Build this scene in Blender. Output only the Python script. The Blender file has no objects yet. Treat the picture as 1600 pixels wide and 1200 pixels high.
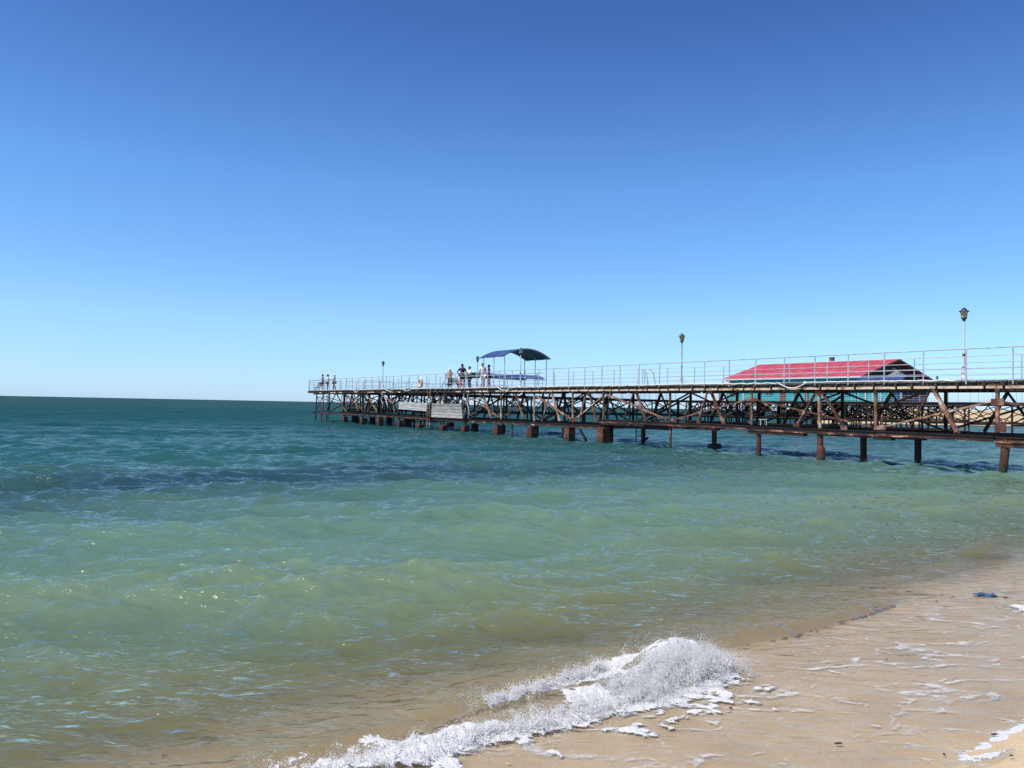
import bpy, bmesh, math, random
import numpy as np
from mathutils import Vector, Matrix, Euler
R = math.radians
random.seed(7)
rng = np.random.default_rng(11)
S = bpy.context.scene
C = S.collection

# ------------------------------------------------------------------ camera
CAM_Z, FPX, PITCH, ROLL = 2.03, 1240.0, R(1.557), R(1.106)
cam_d = bpy.data.cameras.new('camera'); cam = bpy.data.objects.new('camera', cam_d); C.objects.link(cam)
cam_d.sensor_width = 36.0; cam_d.lens = 36.0 * FPX / 1600.0
cam_d.clip_start = 0.1; cam_d.clip_end = 80000
CR = Matrix.Rotation(R(90) + PITCH, 3, 'X') @ Matrix.Rotation(ROLL, 3, 'Z')
cam.location = (0, 0, CAM_Z); cam.rotation_euler = CR.to_euler()
S.camera = cam

# ------------------------------------------------------------------ sky and sun
SUN_EL = R(58); SUN_H = Vector((-0.88, -0.475)).normalized()
sun_dir = Vector((SUN_H.x * math.cos(SUN_EL), SUN_H.y * math.cos(SUN_EL), math.sin(SUN_EL)))
world = bpy.data.worlds.new('World'); S.world = world; world.use_nodes = True
wn, wl = world.node_tree.nodes, world.node_tree.links
bg = wn['Background']
sky = wn.new('ShaderNodeTexSky'); sky.sky_type = 'NISHITA'; sky.sun_disc = False
sky.sun_elevation = SUN_EL; sky.sun_rotation = math.atan2(SUN_H.x, SUN_H.y)
sky.altitude = 0; sky.air_density = 1.0; sky.dust_density = 0.15; sky.ozone_density = 3.0
# the phone renders the clear sky a deeper blue: one tint by elevation, the same all round
stc = wn.new('ShaderNodeTexCoord'); ssp = wn.new('ShaderNodeSeparateXYZ'); wl.new(stc.outputs['Generated'], ssp.inputs[0])
srp = wn.new('ShaderNodeValToRGB'); se = srp.color_ramp.elements
for _ in range(3): se.new(.5)
for i_, (p_, c_) in enumerate([(0, (.33, .48, .83)), (.1, (.40, .545, .69)), (.26, (.34, .515, .725)), (.44, (.215, .345, .56)), (1, (.18, .31, .52))]): se[i_].position = p_; se[i_].color = (*c_, 1)
smx = wn.new('ShaderNodeMix'); smx.data_type = 'RGBA'; smx.blend_type = 'MULTIPLY'; smx.inputs[0].default_value = 1; smx.clamp_result = False
wl.new(ssp.outputs[2], srp.inputs[0]); wl.new(sky.outputs[0], smx.inputs[6]); wl.new(srp.outputs[0], smx.inputs[7])
sv2 = wn.new('ShaderNodeVectorMath'); sv2.operation = 'SCALE'; sv2.inputs[3].default_value = 1.93; wl.new(smx.outputs[2], sv2.inputs[0])
wl.new(sv2.outputs[0], bg.inputs[0]); bg.inputs[1].default_value = 0.105
sd = bpy.data.lights.new('sun', 'SUN'); sd.energy = 4.2; sd.angle = R(0.53); sd.color = (1.0, 0.95, 0.87)
so = bpy.data.objects.new('sun', sd); C.objects.link(so)
so.rotation_euler = sun_dir.to_track_quat('Z', 'Y').to_euler(); so.location = (-30, -10, 60)
S.view_settings.view_transform = 'Standard'; S.view_settings.look = 'None'
S.view_settings.exposure = 0.25; S.view_settings.gamma = 1.0
S.view_settings.use_curve_mapping = False
S.render.engine = 'CYCLES'
S.cycles.use_denoising = True
S.cycles.max_bounces = 6; S.cycles.transparent_max_bounces = 12
S.cycles.sample_clamp_indirect = 4.0; S.cycles.sample_clamp_direct = 1.5

# ------------------------------------------------------------------ helpers
def ray(x, y):
    return (CR @ Vector(((x - 800) / FPX, -(y - 600) / FPX, -1.0))).normalized()

# pier frame: a runs along the pier towards the shore, w across it away from the beach
PA = Vector((0.5497, -0.8356)); PN = Vector((0.8356, 0.5497)); P0 = Vector((0.0, 52.0))
DECK = CAM_Z + 1.19
def P(a, w, z):
    v = P0 + PA * a + PN * w
    return Vector((v.x, v.y, z))
def az(x, y, w=0.0):
    d = ray(x, y)
    t = (w + P0.dot(PN)) / (d.x * PN.x + d.y * PN.y)
    h = Vector((d.x * t, d.y * t)) - P0
    return h.dot(PA), CAM_Z + d.z * t
def PW(x, y, w=0.0):
    a, z = az(x, y, w)
    return P(a, w, z)

def tag(o, label=None, cat=None, group=None, kind=None):
    if label: o['label'] = label
    if cat: o['category'] = cat
    if group: o['group'] = group
    if kind: o['kind'] = kind
    return o
def empty(name, loc, label, cat, group=None, rz=0.0):
    o = bpy.data.objects.new(name, None); C.objects.link(o)
    o.location = loc; o.rotation_euler = (0, 0, rz); o.empty_display_size = 0.2
    return tag(o, label, cat, group)
def link(name, me, mat, parent=None, loc=None):
    o = bpy.data.objects.new(name, me); C.objects.link(o)
    if mat and not me.materials: me.materials.append(mat)
    if parent: o.parent = parent
    if loc is not None: o.location = loc
    return o
def mesh_from(name, vs, fs, smooth=False):
    me = bpy.data.meshes.new(name); me.from_pydata([tuple(v) for v in vs], [], fs); me.update()
    if smooth:
        for p in me.polygons: p.use_smooth = True
    return me

class MB:
    """collects shapes for one mesh"""
    def __init__(s): s.v = []; s.f = []; s.sm = []
    def add(s, vs, fs, smooth=False):
        o = len(s.v); s.v += [Vector(v) for v in vs]; s.f += [[i + o for i in f] for f in fs]; s.sm += [smooth] * len(fs); return s
    def box(s, c, d, rz=0.0, rot=None):
        M = rot if rot else Matrix.Rotation(rz, 3, 'Z'); c = Vector(c)
        vs = [c + M @ Vector((sx * d[0] / 2, sy * d[1] / 2, sz * d[2] / 2)) for sx in (-1, 1) for sy in (-1, 1) for sz in (-1, 1)]
        return s.add(vs, [[0, 1, 3, 2], [4, 6, 7, 5], [0, 4, 5, 1], [2, 3, 7, 6], [0, 2, 6, 4], [1, 5, 7, 3]])
    def bar(s, p, q, w, h=None, n=0):
        p, q = Vector(p), Vector(q); h = h or w
        d = (q - p).normalized(); up = Vector((0, 0, 1)) if abs(d.z) < 0.97 else Vector((PN.x, PN.y, 0))
        x = d.cross(up).normalized(); y = x.cross(d).normalized()
        if n == 0:
            prof = [(-w/2, -h/2), (w/2, -h/2), (w/2, h/2), (-w/2, h/2)]; n = 4; sm = False
        else:
            prof = [(w/2 * math.cos(2*math.pi*i/n), w/2 * math.sin(2*math.pi*i/n)) for i in range(n)]; sm = True
        vs = [c + x*a + y*b for c in (p, q) for a, b in prof]
        s.add(vs, [[i, (i+1) % n, n+(i+1) % n, n+i] for i in range(n)], sm)
        return s.add(vs, [list(range(n))[::-1], list(range(n, 2*n))])
    def tube(s, pts, r, n=6):
        pts = [Vector(p) for p in pts]; rs = r if isinstance(r, (list, tuple)) else [r] * len(pts)
        vs = []
        for i, p in enumerate(pts):
            d = (pts[min(i+1, len(pts)-1)] - pts[max(i-1, 0)]).normalized()
            up = Vector((0, 0, 1)) if abs(d.z) < 0.95 else Vector((1, 0, 0))
            x = d.cross(up).normalized(); y = x.cross(d).normalized()
            vs += [p + (x*math.cos(2*math.pi*k/n) + y*math.sin(2*math.pi*k/n)) * rs[i] for k in range(n)]
        fs = [[i*n+k, i*n+(k+1) % n, (i+1)*n+(k+1) % n, (i+1)*n+k] for i in range(len(pts)-1) for k in range(n)]
        s.add(vs, fs, True)
        return s.add(vs, [list(range(n))[::-1], list(range((len(pts)-1)*n, len(pts)*n))])
    def lathe(s, c, prof, n=12, sm=True):
        c = Vector(c); vs = [c + Vector((r*math.cos(2*math.pi*k/n), r*math.sin(2*math.pi*k/n), z)) for r, z in prof for k in range(n)]
        fs = [[i*n+k, i*n+(k+1) % n, (i+1)*n+(k+1) % n, (i+1)*n+k] for i in range(len(prof)-1) for k in range(n)]
        s.add(vs, fs, sm)
        return s.add(vs, [list(range(n))[::-1], list(range((len(prof)-1)*n, len(prof)*n))])
    def build(s, name, mat, parent=None, kind=None, label=None):
        """geometry given in world coordinates; the origin is put at its middle"""
        lo = Vector([min(v[i] for v in s.v) for i in range(3)]); hi = Vector([max(v[i] for v in s.v) for i in range(3)])
        c = (lo + hi) / 2
        me = bpy.data.meshes.new(name); me.from_pydata([tuple(v - c) for v in s.v], [], s.f)
        me.polygons.foreach_set('use_smooth', s.sm); me.update()
        o = link(name, me, mat, parent)
        o.location = c - (parent.location if parent and parent.parent is None else Vector((0, 0, 0)))
        if parent and parent.parent is not None: o.location = c - parent.location - parent.parent.location
        if kind: o['kind'] = kind
        if label: o['label'] = label
        return o

def copy_thing(root, loc, rz=None, label=None):
    r = root.copy(); C.objects.link(r); r.location = loc
    if rz is not None: r.rotation_euler[2] = rz
    if label: r['label'] = label
    for ch in list(root.children):
        c = ch.copy(); C.objects.link(c); c.parent = r
        for g in list(ch.children):
            d = g.copy(); C.objects.link(d); d.parent = c
    return r

# ------------------------------------------------------------------ materials
def new_mat(name):
    m = bpy.data.materials.new(name); m.use_nodes = True
    nt = m.node_tree; b = nt.nodes['Principled BSDF']
    return m, nt.nodes, nt.links, b
def ramp(nodes, stops):
    r = nodes.new('ShaderNodeValToRGB'); e = r.color_ramp.elements
    while len(e) < len(stops): e.new(0.5)
    for i, (p, c) in enumerate(stops):
        e[i].position = p; e[i].color = (*c, 1) if len(c) == 3 else c
    return r
def noise_mat(name, stops, scale=3.0, rough=0.8, detail=8, bump=0.3, bscale=None, metal=0.0, stretch=(1, 1, 1), coord='obj', spread=(0.3, 0.7), rand=0.12, dist=0.02):
    m, n, l, b = new_mat(name)
    mp = n.new('ShaderNodeMapping'); mp.inputs['Scale'].default_value = stretch
    if coord == 'obj':
        tc = n.new('ShaderNodeTexCoord'); l.new(tc.outputs['Object'], mp.inputs['Vector'])
        oi = n.new('ShaderNodeObjectInfo'); sc = n.new('ShaderNodeVectorMath'); sc.operation = 'SCALE'; sc.inputs[3].default_value = 40
        cx = n.new('ShaderNodeCombineXYZ'); l.new(oi.outputs['Random'], cx.inputs[0]); l.new(oi.outputs['Random'], cx.inputs[1])
        l.new(cx.outputs[0], sc.inputs[0]); l.new(sc.outputs[0], mp.inputs['Location'])
    else:
        g = n.new('ShaderNodeNewGeometry'); l.new(g.outputs['Position'], mp.inputs['Vector'])
    t = n.new('ShaderNodeTexNoise'); t.inputs['Scale'].default_value = scale; t.inputs['Detail'].default_value = detail; t.inputs['Roughness'].default_value = 0.65
    l.new(mp.outputs[0], t.inputs['Vector'])
    mr = n.new('ShaderNodeMapRange'); mr.inputs[1].default_value = spread[0]; mr.inputs[2].default_value = spread[1]
    l.new(t.outputs[0], mr.inputs[0])
    fac = mr.outputs[0]
    if coord == 'obj' and rand:
        ad = n.new('ShaderNodeMath'); ad.operation = 'MULTIPLY_ADD'; ad.inputs[1].default_value = rand * 2; ad.inputs[2].default_value = -rand
        oi2 = n.new('ShaderNodeObjectInfo'); l.new(oi2.outputs['Random'], ad.inputs[0])
        a2 = n.new('ShaderNodeMath'); a2.operation = 'ADD'; a2.use_clamp = True; l.new(ad.outputs[0], a2.inputs[0]); l.new(fac, a2.inputs[1]); fac = a2.outputs[0]
    r = ramp(n, stops); l.new(fac, r.inputs[0]); l.new(r.outputs[0], b.inputs['Base Color'])
    b.inputs['Roughness'].default_value = rough; b.inputs['Metallic'].default_value = metal
    if bump:
        t2 = n.new('ShaderNodeTexNoise'); t2.inputs['Scale'].default_value = bscale or scale * 4; t2.inputs['Detail'].default_value = 6
        l.new(mp.outputs[0], t2.inputs['Vector'])
        bp = n.new('ShaderNodeBump'); bp.inputs['Strength'].default_value = bump; bp.inputs['Distance'].default_value = dist
        l.new(t2.outputs[0], bp.inputs['Height']); l.new(bp.outputs[0], b.inputs['Normal'])
    return m
DK, RU, OR, PL = (.018, .010, .008), (.10, .035, .018), (.22, .078, .032), (.50, .36, .25)
M = {}
M['rust'] = noise_mat('rusty_steel', [(0, DK), (.35, RU), (.62, (.12, .05, .03)), (.8, (.28, .16, .10)), (1, PL)], 2.2, .85, spread=(.32, .72), rand=.15)
M['rust_pale'] = noise_mat('flaking_painted_steel', [(0, RU), (.35, (.17, .07, .038)), (.6, (.31, .165, .105)), (.85, (.46, .31, .22)), (1, (.60, .50, .40))], 2.6, .8, spread=(.32, .66), rand=.2)
M['rust_dark_shaded'] = noise_mat('shaded_dark_steel', [(0, (.006, .005, .005)), (.55, (.02, .013, .010)), (.85, (.05, .024, .016)), (1, (.11, .05, .03))], 1.8, .85, spread=(.3, .75))  # darker rust copy; back and far trusses get their under-deck shade from its colour
M['chord'] = noise_mat('rust_streaked_channel', [(0, (.01, .006, .005)), (.35, (.035, .017, .012)), (.52, (.12, .042, .022)), (.68, (.26, .10, .05)), (.82, (.50, .30, .18)), (1, (.80, .66, .48))], 1.6, .85, stretch=(1, 1, 5), coord='world', spread=(.36, .72), bscale=18)
M['edge'] = noise_mat('beige_edge_channel', [(0, RU), (.2, OR), (.36, (.48, .31, .19)), (.6, (.66, .50, .36)), (1, (.75, .64, .50))], 3, .8, stretch=(1, 1, 2.5), coord='world', spread=(.28, .7))
M['block'] = noise_mat('rust_stained_concrete', [(0, (.03, .012, .009)), (.5, (.10, .032, .02)), (.8, (.17, .06, .035)), (1, (.25, .13, .09))], 3, .9, coord='world', bump=.6)
M['deck'] = noise_mat('grey_deck_wood', [(0, (.04, .035, .03)), (.5, (.12, .10, .08)), (1, (.25, .22, .18))], 4, .9, coord='world')
M['fascia'] = noise_mat('dark_edge_wood', [(0, (.012, .011, .010)), (.6, (.045, .04, .032)), (1, (.12, .10, .075))], 4, .9, coord='world', stretch=(1, 1, 3))
M['board'] = noise_mat('weathered_grey_boards', [(0, (.13, .12, .10)), (.4, (.33, .32, .29)), (.7, (.47, .46, .42)), (1, (.62, .61, .57))], 3.0, .9, stretch=(.35, .35, 6), spread=(.3, .7), rand=.3)
M['rail'] = noise_mat('grey_painted_rail', [(0, (.30, .32, .35)), (.5, (.46, .49, .53)), (1, (.60, .63, .67))], 5, .5, bump=0)
M['rope'] = noise_mat('white_hose', [(0, (.45, .42, .38)), (.5, (.75, .73, .70)), (1, (.85, .84, .82))], 6, .6, coord='world', bump=0)
M['pole'] = noise_mat('lamp_pole_paint', [(0, (.25, .26, .28)), (.4, (.55, .57, .60)), (1, (.75, .77, .80))], 4, .45, bump=0, stretch=(1, 1, .4))
M['lampdark'] = noise_mat('lamp_black_metal', [(0, (.02, .022, .025)), (1, (.07, .075, .08))], 8, .45, bump=0)
M['lampglass'] = noise_mat('lamp_yellowed_glass', [(0, (.30, .27, .13)), (1, (.50, .46, .26))], 5, .2, bump=0)
M['lampwhite'] = noise_mat('lamp_white_glass', [(0, (.42, .44, .42)), (1, (.65, .67, .66))], 5, .2, bump=0)
M['canvas'] = noise_mat('blue_canvas', [(0, (.02, .045, .13)), (.5, (.04, .075, .18)), (1, (.09, .13, .26))], 1.5, .38, bump=.2, bscale=5, dist=.05)
M['redroof'] = noise_mat('red_roof_metal', [(0, (.26, .03, .04)), (.45, (.47, .055, .075)), (.8, (.52, .10, .12)), (1, (.50, .20, .19))], 1.1, .55, coord='world', bump=.1)
M['teal'] = noise_mat('teal_painted_wall', [(0, (.0, .26, .27)), (.5, (.008, .36, .37)), (1, (.05, .45, .45))], .8, .7, bump=.1)
M['white'] = noise_mat('white_paint', [(0, (.6, .6, .58)), (1, (.82, .82, .8))], 4, .6, bump=0)
M['gable'] = noise_mat('shaded_gable_boards', [(0, (.02, .018, .016)), (1, (.07, .055, .045))], 2, .85, stretch=(1, 1, .3))  # end turned away from the sun; its shade is put into the colour
M['brown'] = noise_mat('brown_door_paint', [(0, (.10, .03, .02)), (1, (.20, .07, .045))], 3, .6)
M['glass'] = noise_mat('dark_window_glass', [(0, (.02, .03, .04)), (1, (.05, .07, .08))], 1, .12, bump=0)
M['brick'] = noise_mat('chimney_brick', [(0, (.10, .05, .04)), (1, (.26, .12, .09))], 6, .9)
M['greycanvas'] = noise_mat('grey_tent_canvas', [(0, (.14, .14, .14)), (1, (.22, .22, .21))], 2, .7, bump=0)
M['rubber'] = noise_mat('tyre_rubber', [(0, (.012, .013, .014)), (1, (.07, .075, .08))], 5, .8)
M['wooddark'] = noise_mat('dark_bench_wood', [(0, (.02, .025, .035)), (1, (.07, .08, .10))], 3, .7)
M['cream'] = noise_mat('faded_lifebuoy', [(0, (.45, .33, .18)), (.5, (.68, .56, .38)), (1, (.8, .72, .55))], 5, .7, bump=0)
M['bluerag'] = noise_mat('blue_rag_cloth', [(0, (.01, .06, .13)), (1, (.03, .14, .24))], 8, .8)
M['weed'] = noise_mat('dry_seaweed', [(0, (.02, .012, .008)), (1, (.08, .05, .03))], 20, .9)
def plain(name, c, rough=.75, var=.25):
    return noise_mat(name, [(0, tuple(x*(1-var) for x in c)), (1, tuple(min(1, x*(1+var)) for x in c))], 9, rough, bump=0)
SK = {'tan': plain('tanned_skin', (.42, .22, .13), .6, .1), 'brown': plain('sunburnt_skin', (.30, .13, .075), .6, .1), 'fair': plain('fair_skin', (.55, .34, .24), .6, .1)}
HAIR = plain('dark_hair', (.012, .010, .009), .6); GHAIR = plain('grey_hair', (.6, .58, .55), .7)

# tide stain: steel and concrete are dark and weedy just above the water
for k_ in ('rust', 'rust_dark_shaded', 'block', 'rust_pale'):
    nt_ = M[k_].node_tree; n_, l_ = nt_.nodes, nt_.links; pb = n_['Principled BSDF']; src = pb.inputs['Base Color'].links[0].from_socket
    g_ = n_.new('ShaderNodeNewGeometry'); sp_ = n_.new('ShaderNodeSeparateXYZ'); l_.new(g_.outputs['Position'], sp_.inputs[0])
    tn = n_.new('ShaderNodeTexNoise'); tn.inputs['Scale'].default_value = 5; l_.new(g_.outputs['Position'], tn.inputs[0])
    ma = n_.new('ShaderNodeMath'); ma.operation = 'MULTIPLY_ADD'; ma.inputs[1].default_value = .5; l_.new(tn.outputs[0], ma.inputs[0]); l_.new(sp_.outputs[2], ma.inputs[2])
    mr_ = n_.new('ShaderNodeMapRange'); mr_.inputs[1].default_value = .38; mr_.inputs[2].default_value = .60; l_.new(ma.outputs[0], mr_.inputs[0])
    mx_ = n_.new('ShaderNodeMix'); mx_.data_type = 'RGBA'; mx_.inputs[6].default_value = (.035, .026, .014, 1); l_.new(mr_.outputs[0], mx_.inputs[0]); l_.new(src, mx_.inputs[7]); l_.new(mx_.outputs[2], pb.inputs['Base Color'])

# ------------------------------------------------------------------ shore frame and heights (numpy)
def us(X, Y): return .8*X + .6*(Y-5.3), -.6*X + .8*(Y-5.3)
def vnoise(x, y, seed=0):
    xi = np.floor(x).astype(np.int64); yi = np.floor(y).astype(np.int64); fx = x-xi; fy = y-yi
    fx = fx*fx*(3-2*fx); fy = fy*fy*(3-2*fy)
    def h(i, j):
        k = (i*374761393 + j*668265263 + seed*974711) & 0xffffffff
        k = ((k ^ (k >> 13)) * 1274126177) & 0xffffffff
        return ((k ^ (k >> 16)) & 0xffff) / 65535.0
    return (h(xi, yi)*(1-fx)+h(xi+1, yi)*fx)*(1-fy) + (h(xi, yi+1)*(1-fx)+h(xi+1, yi+1)*fx)*fy
def fbm(x, y, seed=0, oct=4):
    s = 0; a = .5; t = 0
    for i in range(oct): s = s + a*vnoise(x*2**i, y*2**i, seed+i*17); t += a; a *= .5
    return s/t
def sst(a, b, x):
    t = np.clip((x-a)/(b-a), 0, 1); return t*t*(3-2*t)
def bed(X, Y):
    u, s = us(X, Y)
    s = s + .10*(fbm(u*.5, s*.5, 3)-.5)*np.clip(1.5-np.abs(s)*.1, 0, 1)*2
    land = np.where(s > -6, -.05*np.minimum(s, 0), .3 + .03*(-s-6)); land = np.minimum(land, 1.8)
    sea = np.interp(np.maximum(s, 0), [0, 1, 4, 10, 30, 120, 1e6], [0, -.10, -.52, -1.0, -2.4, -5, -5.5])
    z = np.where(s < 0, land, sea)
    # sandy bank closing the bay on the right
    b = -.34*(X-51)+.94*(Y-132) + 3*(fbm(X*.06, Y*.06, 9)-.5); c = (X - .385*Y)*.9 + 5*(fbm(X*.05, Y*.05, 4)-.5)
    q = np.minimum(b, c*.6)
    bank = np.clip(q*.26, -6, 2.9) + .5*(fbm(X*.25, Y*.25, 5)-.5)*sst(0, 3, q)
    return np.maximum(z, bank)
def body_colour(s):
    st = [-3, 0, .5, 1.3, 2.6, 5, 9, 14, 24, 50, 140, 3000]
    cs = np.array([(.36, .27, .15), (.25, .20, .09), (.175, .155, .068), (.145, .152, .072), (.122, .165, .096), (.108, .176, .116), (.082, .156, .118), (.050, .115, .098), (.018, .078, .072), (.009, .058, .057), (.004, .047, .051), (.0, .038, .052)])
    return np.stack([np.interp(s, st, cs[:, i]) for i in range(3)], -1)

def grid_mesh(name, X, Y, Z, nr, na, attrs={}, cols={}, wrap=False):
    v = np.stack([X, Y, Z], -1).reshape(-1, 3).astype(np.float32)
    i = np.arange(nr-1)[:, None]*na; j = np.arange(na if wrap else na-1)[None, :]; j2 = (j+1) % na
    q = np.stack([(i+j).ravel(), (i+j2).ravel(), (i+na+j2).ravel(), (i+na+j).ravel()], -1).astype(np.int32)
    q = q[:, ::-1]
    me = bpy.data.meshes.new(name); me.vertices.add(len(v)); me.vertices.foreach_set('co', v.ravel())
    me.loops.add(q.size); me.loops.foreach_set('vertex_index', q.ravel())
    me.polygons.add(len(q)); me.polygons.foreach_set('loop_start', np.arange(0, q.size, 4, dtype=np.int32))
    me.update(calc_edges=True); me.polygons.foreach_set('use_smooth', np.ones(len(q), bool))
    for k, a in attrs.items():
        at = me.attributes.new(k, 'FLOAT', 'POINT'); at.data.foreach_set('value', a.ravel().astype(np.float32))
    for k, a in cols.items():
        at = me.attributes.new(k, 'FLOAT_COLOR', 'POINT'); at.data.foreach_set('color', np.concatenate([a.reshape(-1, 3), np.ones((a.size//3, 1))], 1).ravel().astype(np.float32))
    me.update(); return me

# ------------------------------------------------------------------ ground (beach, sea bed and far bank in one sheet)
rb = np.concatenate([[0.3], np.geomspace(1, 12, 150), np.geomspace(12.2, 400, 260), np.geomspace(420, 40000, 30)])
tb = np.linspace(0, 2*np.pi, 481)[:-1]
TT, RR = np.meshgrid(tb, rb); GX, GY = RR*np.cos(TT), RR*np.sin(TT)
GZ = bed(GX, GY); gu, gs = us(GX, GY)
GZ = GZ + .02*(fbm(gu*1.2, gs*3, 21)-.5)*(np.abs(gs) < 8)
me = grid_mesh('sand', GX, GY, GZ, len(rb), len(tb), {'shore': gs, 'along': gu}, wrap=True)
m, n, l, b = new_mat('beach_sand')
g = n.new('ShaderNodeNewGeometry')
t1 = n.new('ShaderNodeTexNoise'); t1.inputs['Scale'].default_value = 1.3; t1.inputs['Detail'].default_value = 10; t1.inputs['Roughness'].default_value = .7
t2 = n.new('ShaderNodeTexNoise'); t2.inputs['Scale'].default_value = 90; t2.inputs['Detail'].default_value = 4
l.new(g.outputs['Position'], t1.inputs['Vector']); l.new(g.outputs['Position'], t2.inputs['Vector'])
wet = ramp(n, [(.3, (.39, .295, .205)), (.55, (.50, .39, .285)), (.75, (.57, .455, .34))]); l.new(t1.outputs[0], wet.inputs[0])
dry = ramp(n, [(.3, (.55, .40, .22)), (.7, (.68, .52, .30))]); l.new(t1.outputs[0], dry.inputs[0])
sep = n.new('ShaderNodeSeparateXYZ'); l.new(g.outputs['Position'], sep.inputs[0])
hz = n.new('ShaderNodeMapRange'); hz.inputs[1].default_value = .098; hz.inputs[2].default_value = .118; l.new(sep.outputs[2], hz.inputs[0])
mx = n.new('ShaderNodeMix'); mx.data_type = 'RGBA'; l.new(hz.outputs[0], mx.inputs[0]); l.new(wet.outputs[0], mx.inputs[6]); l.new(dry.outputs[0], mx.inputs[7])
gr = n.new('ShaderNodeMix'); gr.data_type = 'RGBA'; gr.blend_type = 'MULTIPLY'; gr.inputs[0].default_value = .45
r3 = ramp(n, [(.35, (.55, .52, .5)), (.5, (1, 1, 1))]); l.new(t2.outputs[0], r3.inputs[0]); l.new(mx.outputs[2], gr.inputs[6]); l.new(r3.outputs[0], gr.inputs[7])
l.new(gr.outputs[2], b.inputs['Base Color']); b.inputs['Roughness'].default_value = .8
bp = n.new('ShaderNodeBump'); bp.inputs['Strength'].default_value = .4; bp.inputs['Distance'].default_value = .01; l.new(t2.outputs[0], bp.inputs['Height']); l.new(bp.outputs[0], b.inputs['Normal'])
ground = link('sand', me, m); tag(ground, 'tan sand of the beach running down under the shallow water', kind='structure')

# ------------------------------------------------------------------ water
rw = np.concatenate([np.linspace(2.2, 4.0, 30)[:-1], np.geomspace(4.0, 240, 1260), np.geomspace(243, 1500, 60), np.geomspace(1600, 60000, 14)])
tw = np.linspace(R(90-52), R(90+52), 560)
TT, RR = np.meshgrid(tw, rw); WX, WY = RR*np.cos(TT), RR*np.sin(TT)
U, SS = us(WX, WY)
cell = np.gradient(rw)[:, None]*np.ones_like(WX)
cellt = RR*abs(tw[1]-tw[0])
Z = np.zeros_like(WX); DX = np.zeros_like(WX); DY = np.zeros_like(WX)
lam = np.geomspace(6.5, .15, 84)
gust = .55 + .9*fbm(WX*.12+3, WY*.12, 31, 3)
sho = sst(.2, 4.0, SS)
WXw = WX + 1.6*(fbm(WX*.15, WY*.15, 41, 2)-.5); WYw = WY + 1.6*(fbm(WX*.15+9, WY*.15, 43, 2)-.5)
for i, L in enumerate(lam):
    spread = 26 if L > 2.5 else (36 if L > .8 else 48)
    th = R(-82) + R(spread)*rng.standard_normal()*.75
    kx, ky = math.cos(th), math.sin(th); k = 2*math.pi/L; ph = rng.uniform(0, 2*math.pi)
    am = L*(.0034 if L > 3 else (.0052 if L > 1.2 else (.0085 if L > .5 else .0100)))*rng.uniform(.6, 1.4)
    fade = np.clip((L/np.maximum(cell, cellt)-3)/4, 0, 1)
    if L < 1: fade = fade*gust*(.75+.5*np.clip(Z/.08, -1, 1))
    sh = sho if L > 1.2 else (.30 + .70*sho)*sst(-.3, .5, SS)
    A = am*fade*sh
    p = k*(kx*WXw + ky*WYw) + ph
    Z += A*np.cos(p); sn = A*np.sin(p)*(.75 if L > .8 else .35); DX -= kx*sn; DY -= ky*sn
for sc_, hh_, an, sd_ in ((.75, .055, -.15, 201), (1.6, .029, .2, 203), (3.3, .013, -.05, 205)):
    ca, sa = math.cos(an), math.sin(an); qx = (WX*ca+WY*sa)*sc_; qy = (-WX*sa+WY*ca)*sc_*2.0
    wq = fbm(qx*.7, qy*.7, sd_+9, 2); nn_ = fbm(qx+1.5*wq, qy+1.5*wq, sd_, 2)
    Z += hh_*(1-np.abs(4*nn_-2))*np.clip((.5/sc_/np.maximum(cell, cellt)-2)/3, 0, 1)*(.2+.8*sho)*sst(-.2, .6, SS)*(.5+.9*gust)*.6
# small wave standing off the wash and the breaking bore
wob = .10*np.sin(U*1.1+.5) + .18*(fbm(U*1.3, U*0, 51)-.5)
def ridge(s0, wf, wb):
    d = SS - s0 - wob
    return np.where(d < 0, np.exp(-(d/wf)**2), np.exp(-(d/wb)**2))
r1 = ridge(.18, .12, .50)*sst(1.6, 2.6, U)*(1-sst(4.6, 6.0, U))*.09
r2 = ridge(-.24, .12, .30)*sst(-4.5, -1.5, U)*(1-sst(1.55, 2.0, U))*.075 + ridge(-.15, .17, .17)*sst(.75, 1.35, U)*(1-sst(1.72, 1.97, U))*(.11+.12*fbm(U*4, SS*4, 66, 4))*sst(.75, 1.5, U)**.5
r3_ = ridge(.16, .10, .4)*sst(-3.5, -1.0, U)*(1-sst(1.6, 2.1, U))*.07
r4 = np.exp(-(((U-9.5)/.55)**2+((SS-1.0)/.25)**2))*.14 + np.exp(-(((U-7.6)/1.1)**2+((SS-.75)/.14)**2))*.05
Zf = Z + r1 + r2 + r3_ + r4
# foam
fn = .55*fbm(U*5, SS*5, 61, 5)+.45*fbm(U*15, SS*15, 62, 4); fn2 = fbm(U*1.4, SS*1.4, 71, 3)
d1 = SS + .32 + wob*.9; d2 = SS - .12 + wob*.3
env = sst(-2.6, -.9, U)*(1-sst(1.75, 2.05, U)); big = sst(.5, 1.1, U)*(1-sst(1.8, 2.02, U))
f_front = np.exp(-(d1/(.10+.16*fn2+.14*big))**2)*env
f_back = np.exp(-(d2/(.07+.10*big))**2)*sst(-.1, .6, U)*(1-sst(1.75, 2.0, U))*(.75+.4*fn2)
f_far = np.exp(-(((SS+.88)/.16)**2))*sst(5.4, 6.0, U)*.75
trail = .5*np.exp(-((d1+.35)/.35)**2)*env
edge = np.exp(-((SS+2.20-.05*(fbm(U*.9, U*0, 81)-.5)*2)/.08)**2)*.85*sst(1.2, 1.9, U)
f_big = np.exp(-((SS+.20+wob)/.27)**4)*sst(.0, .7, U)*(1-sst(1.8, 2.02, U))*1.1
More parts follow.
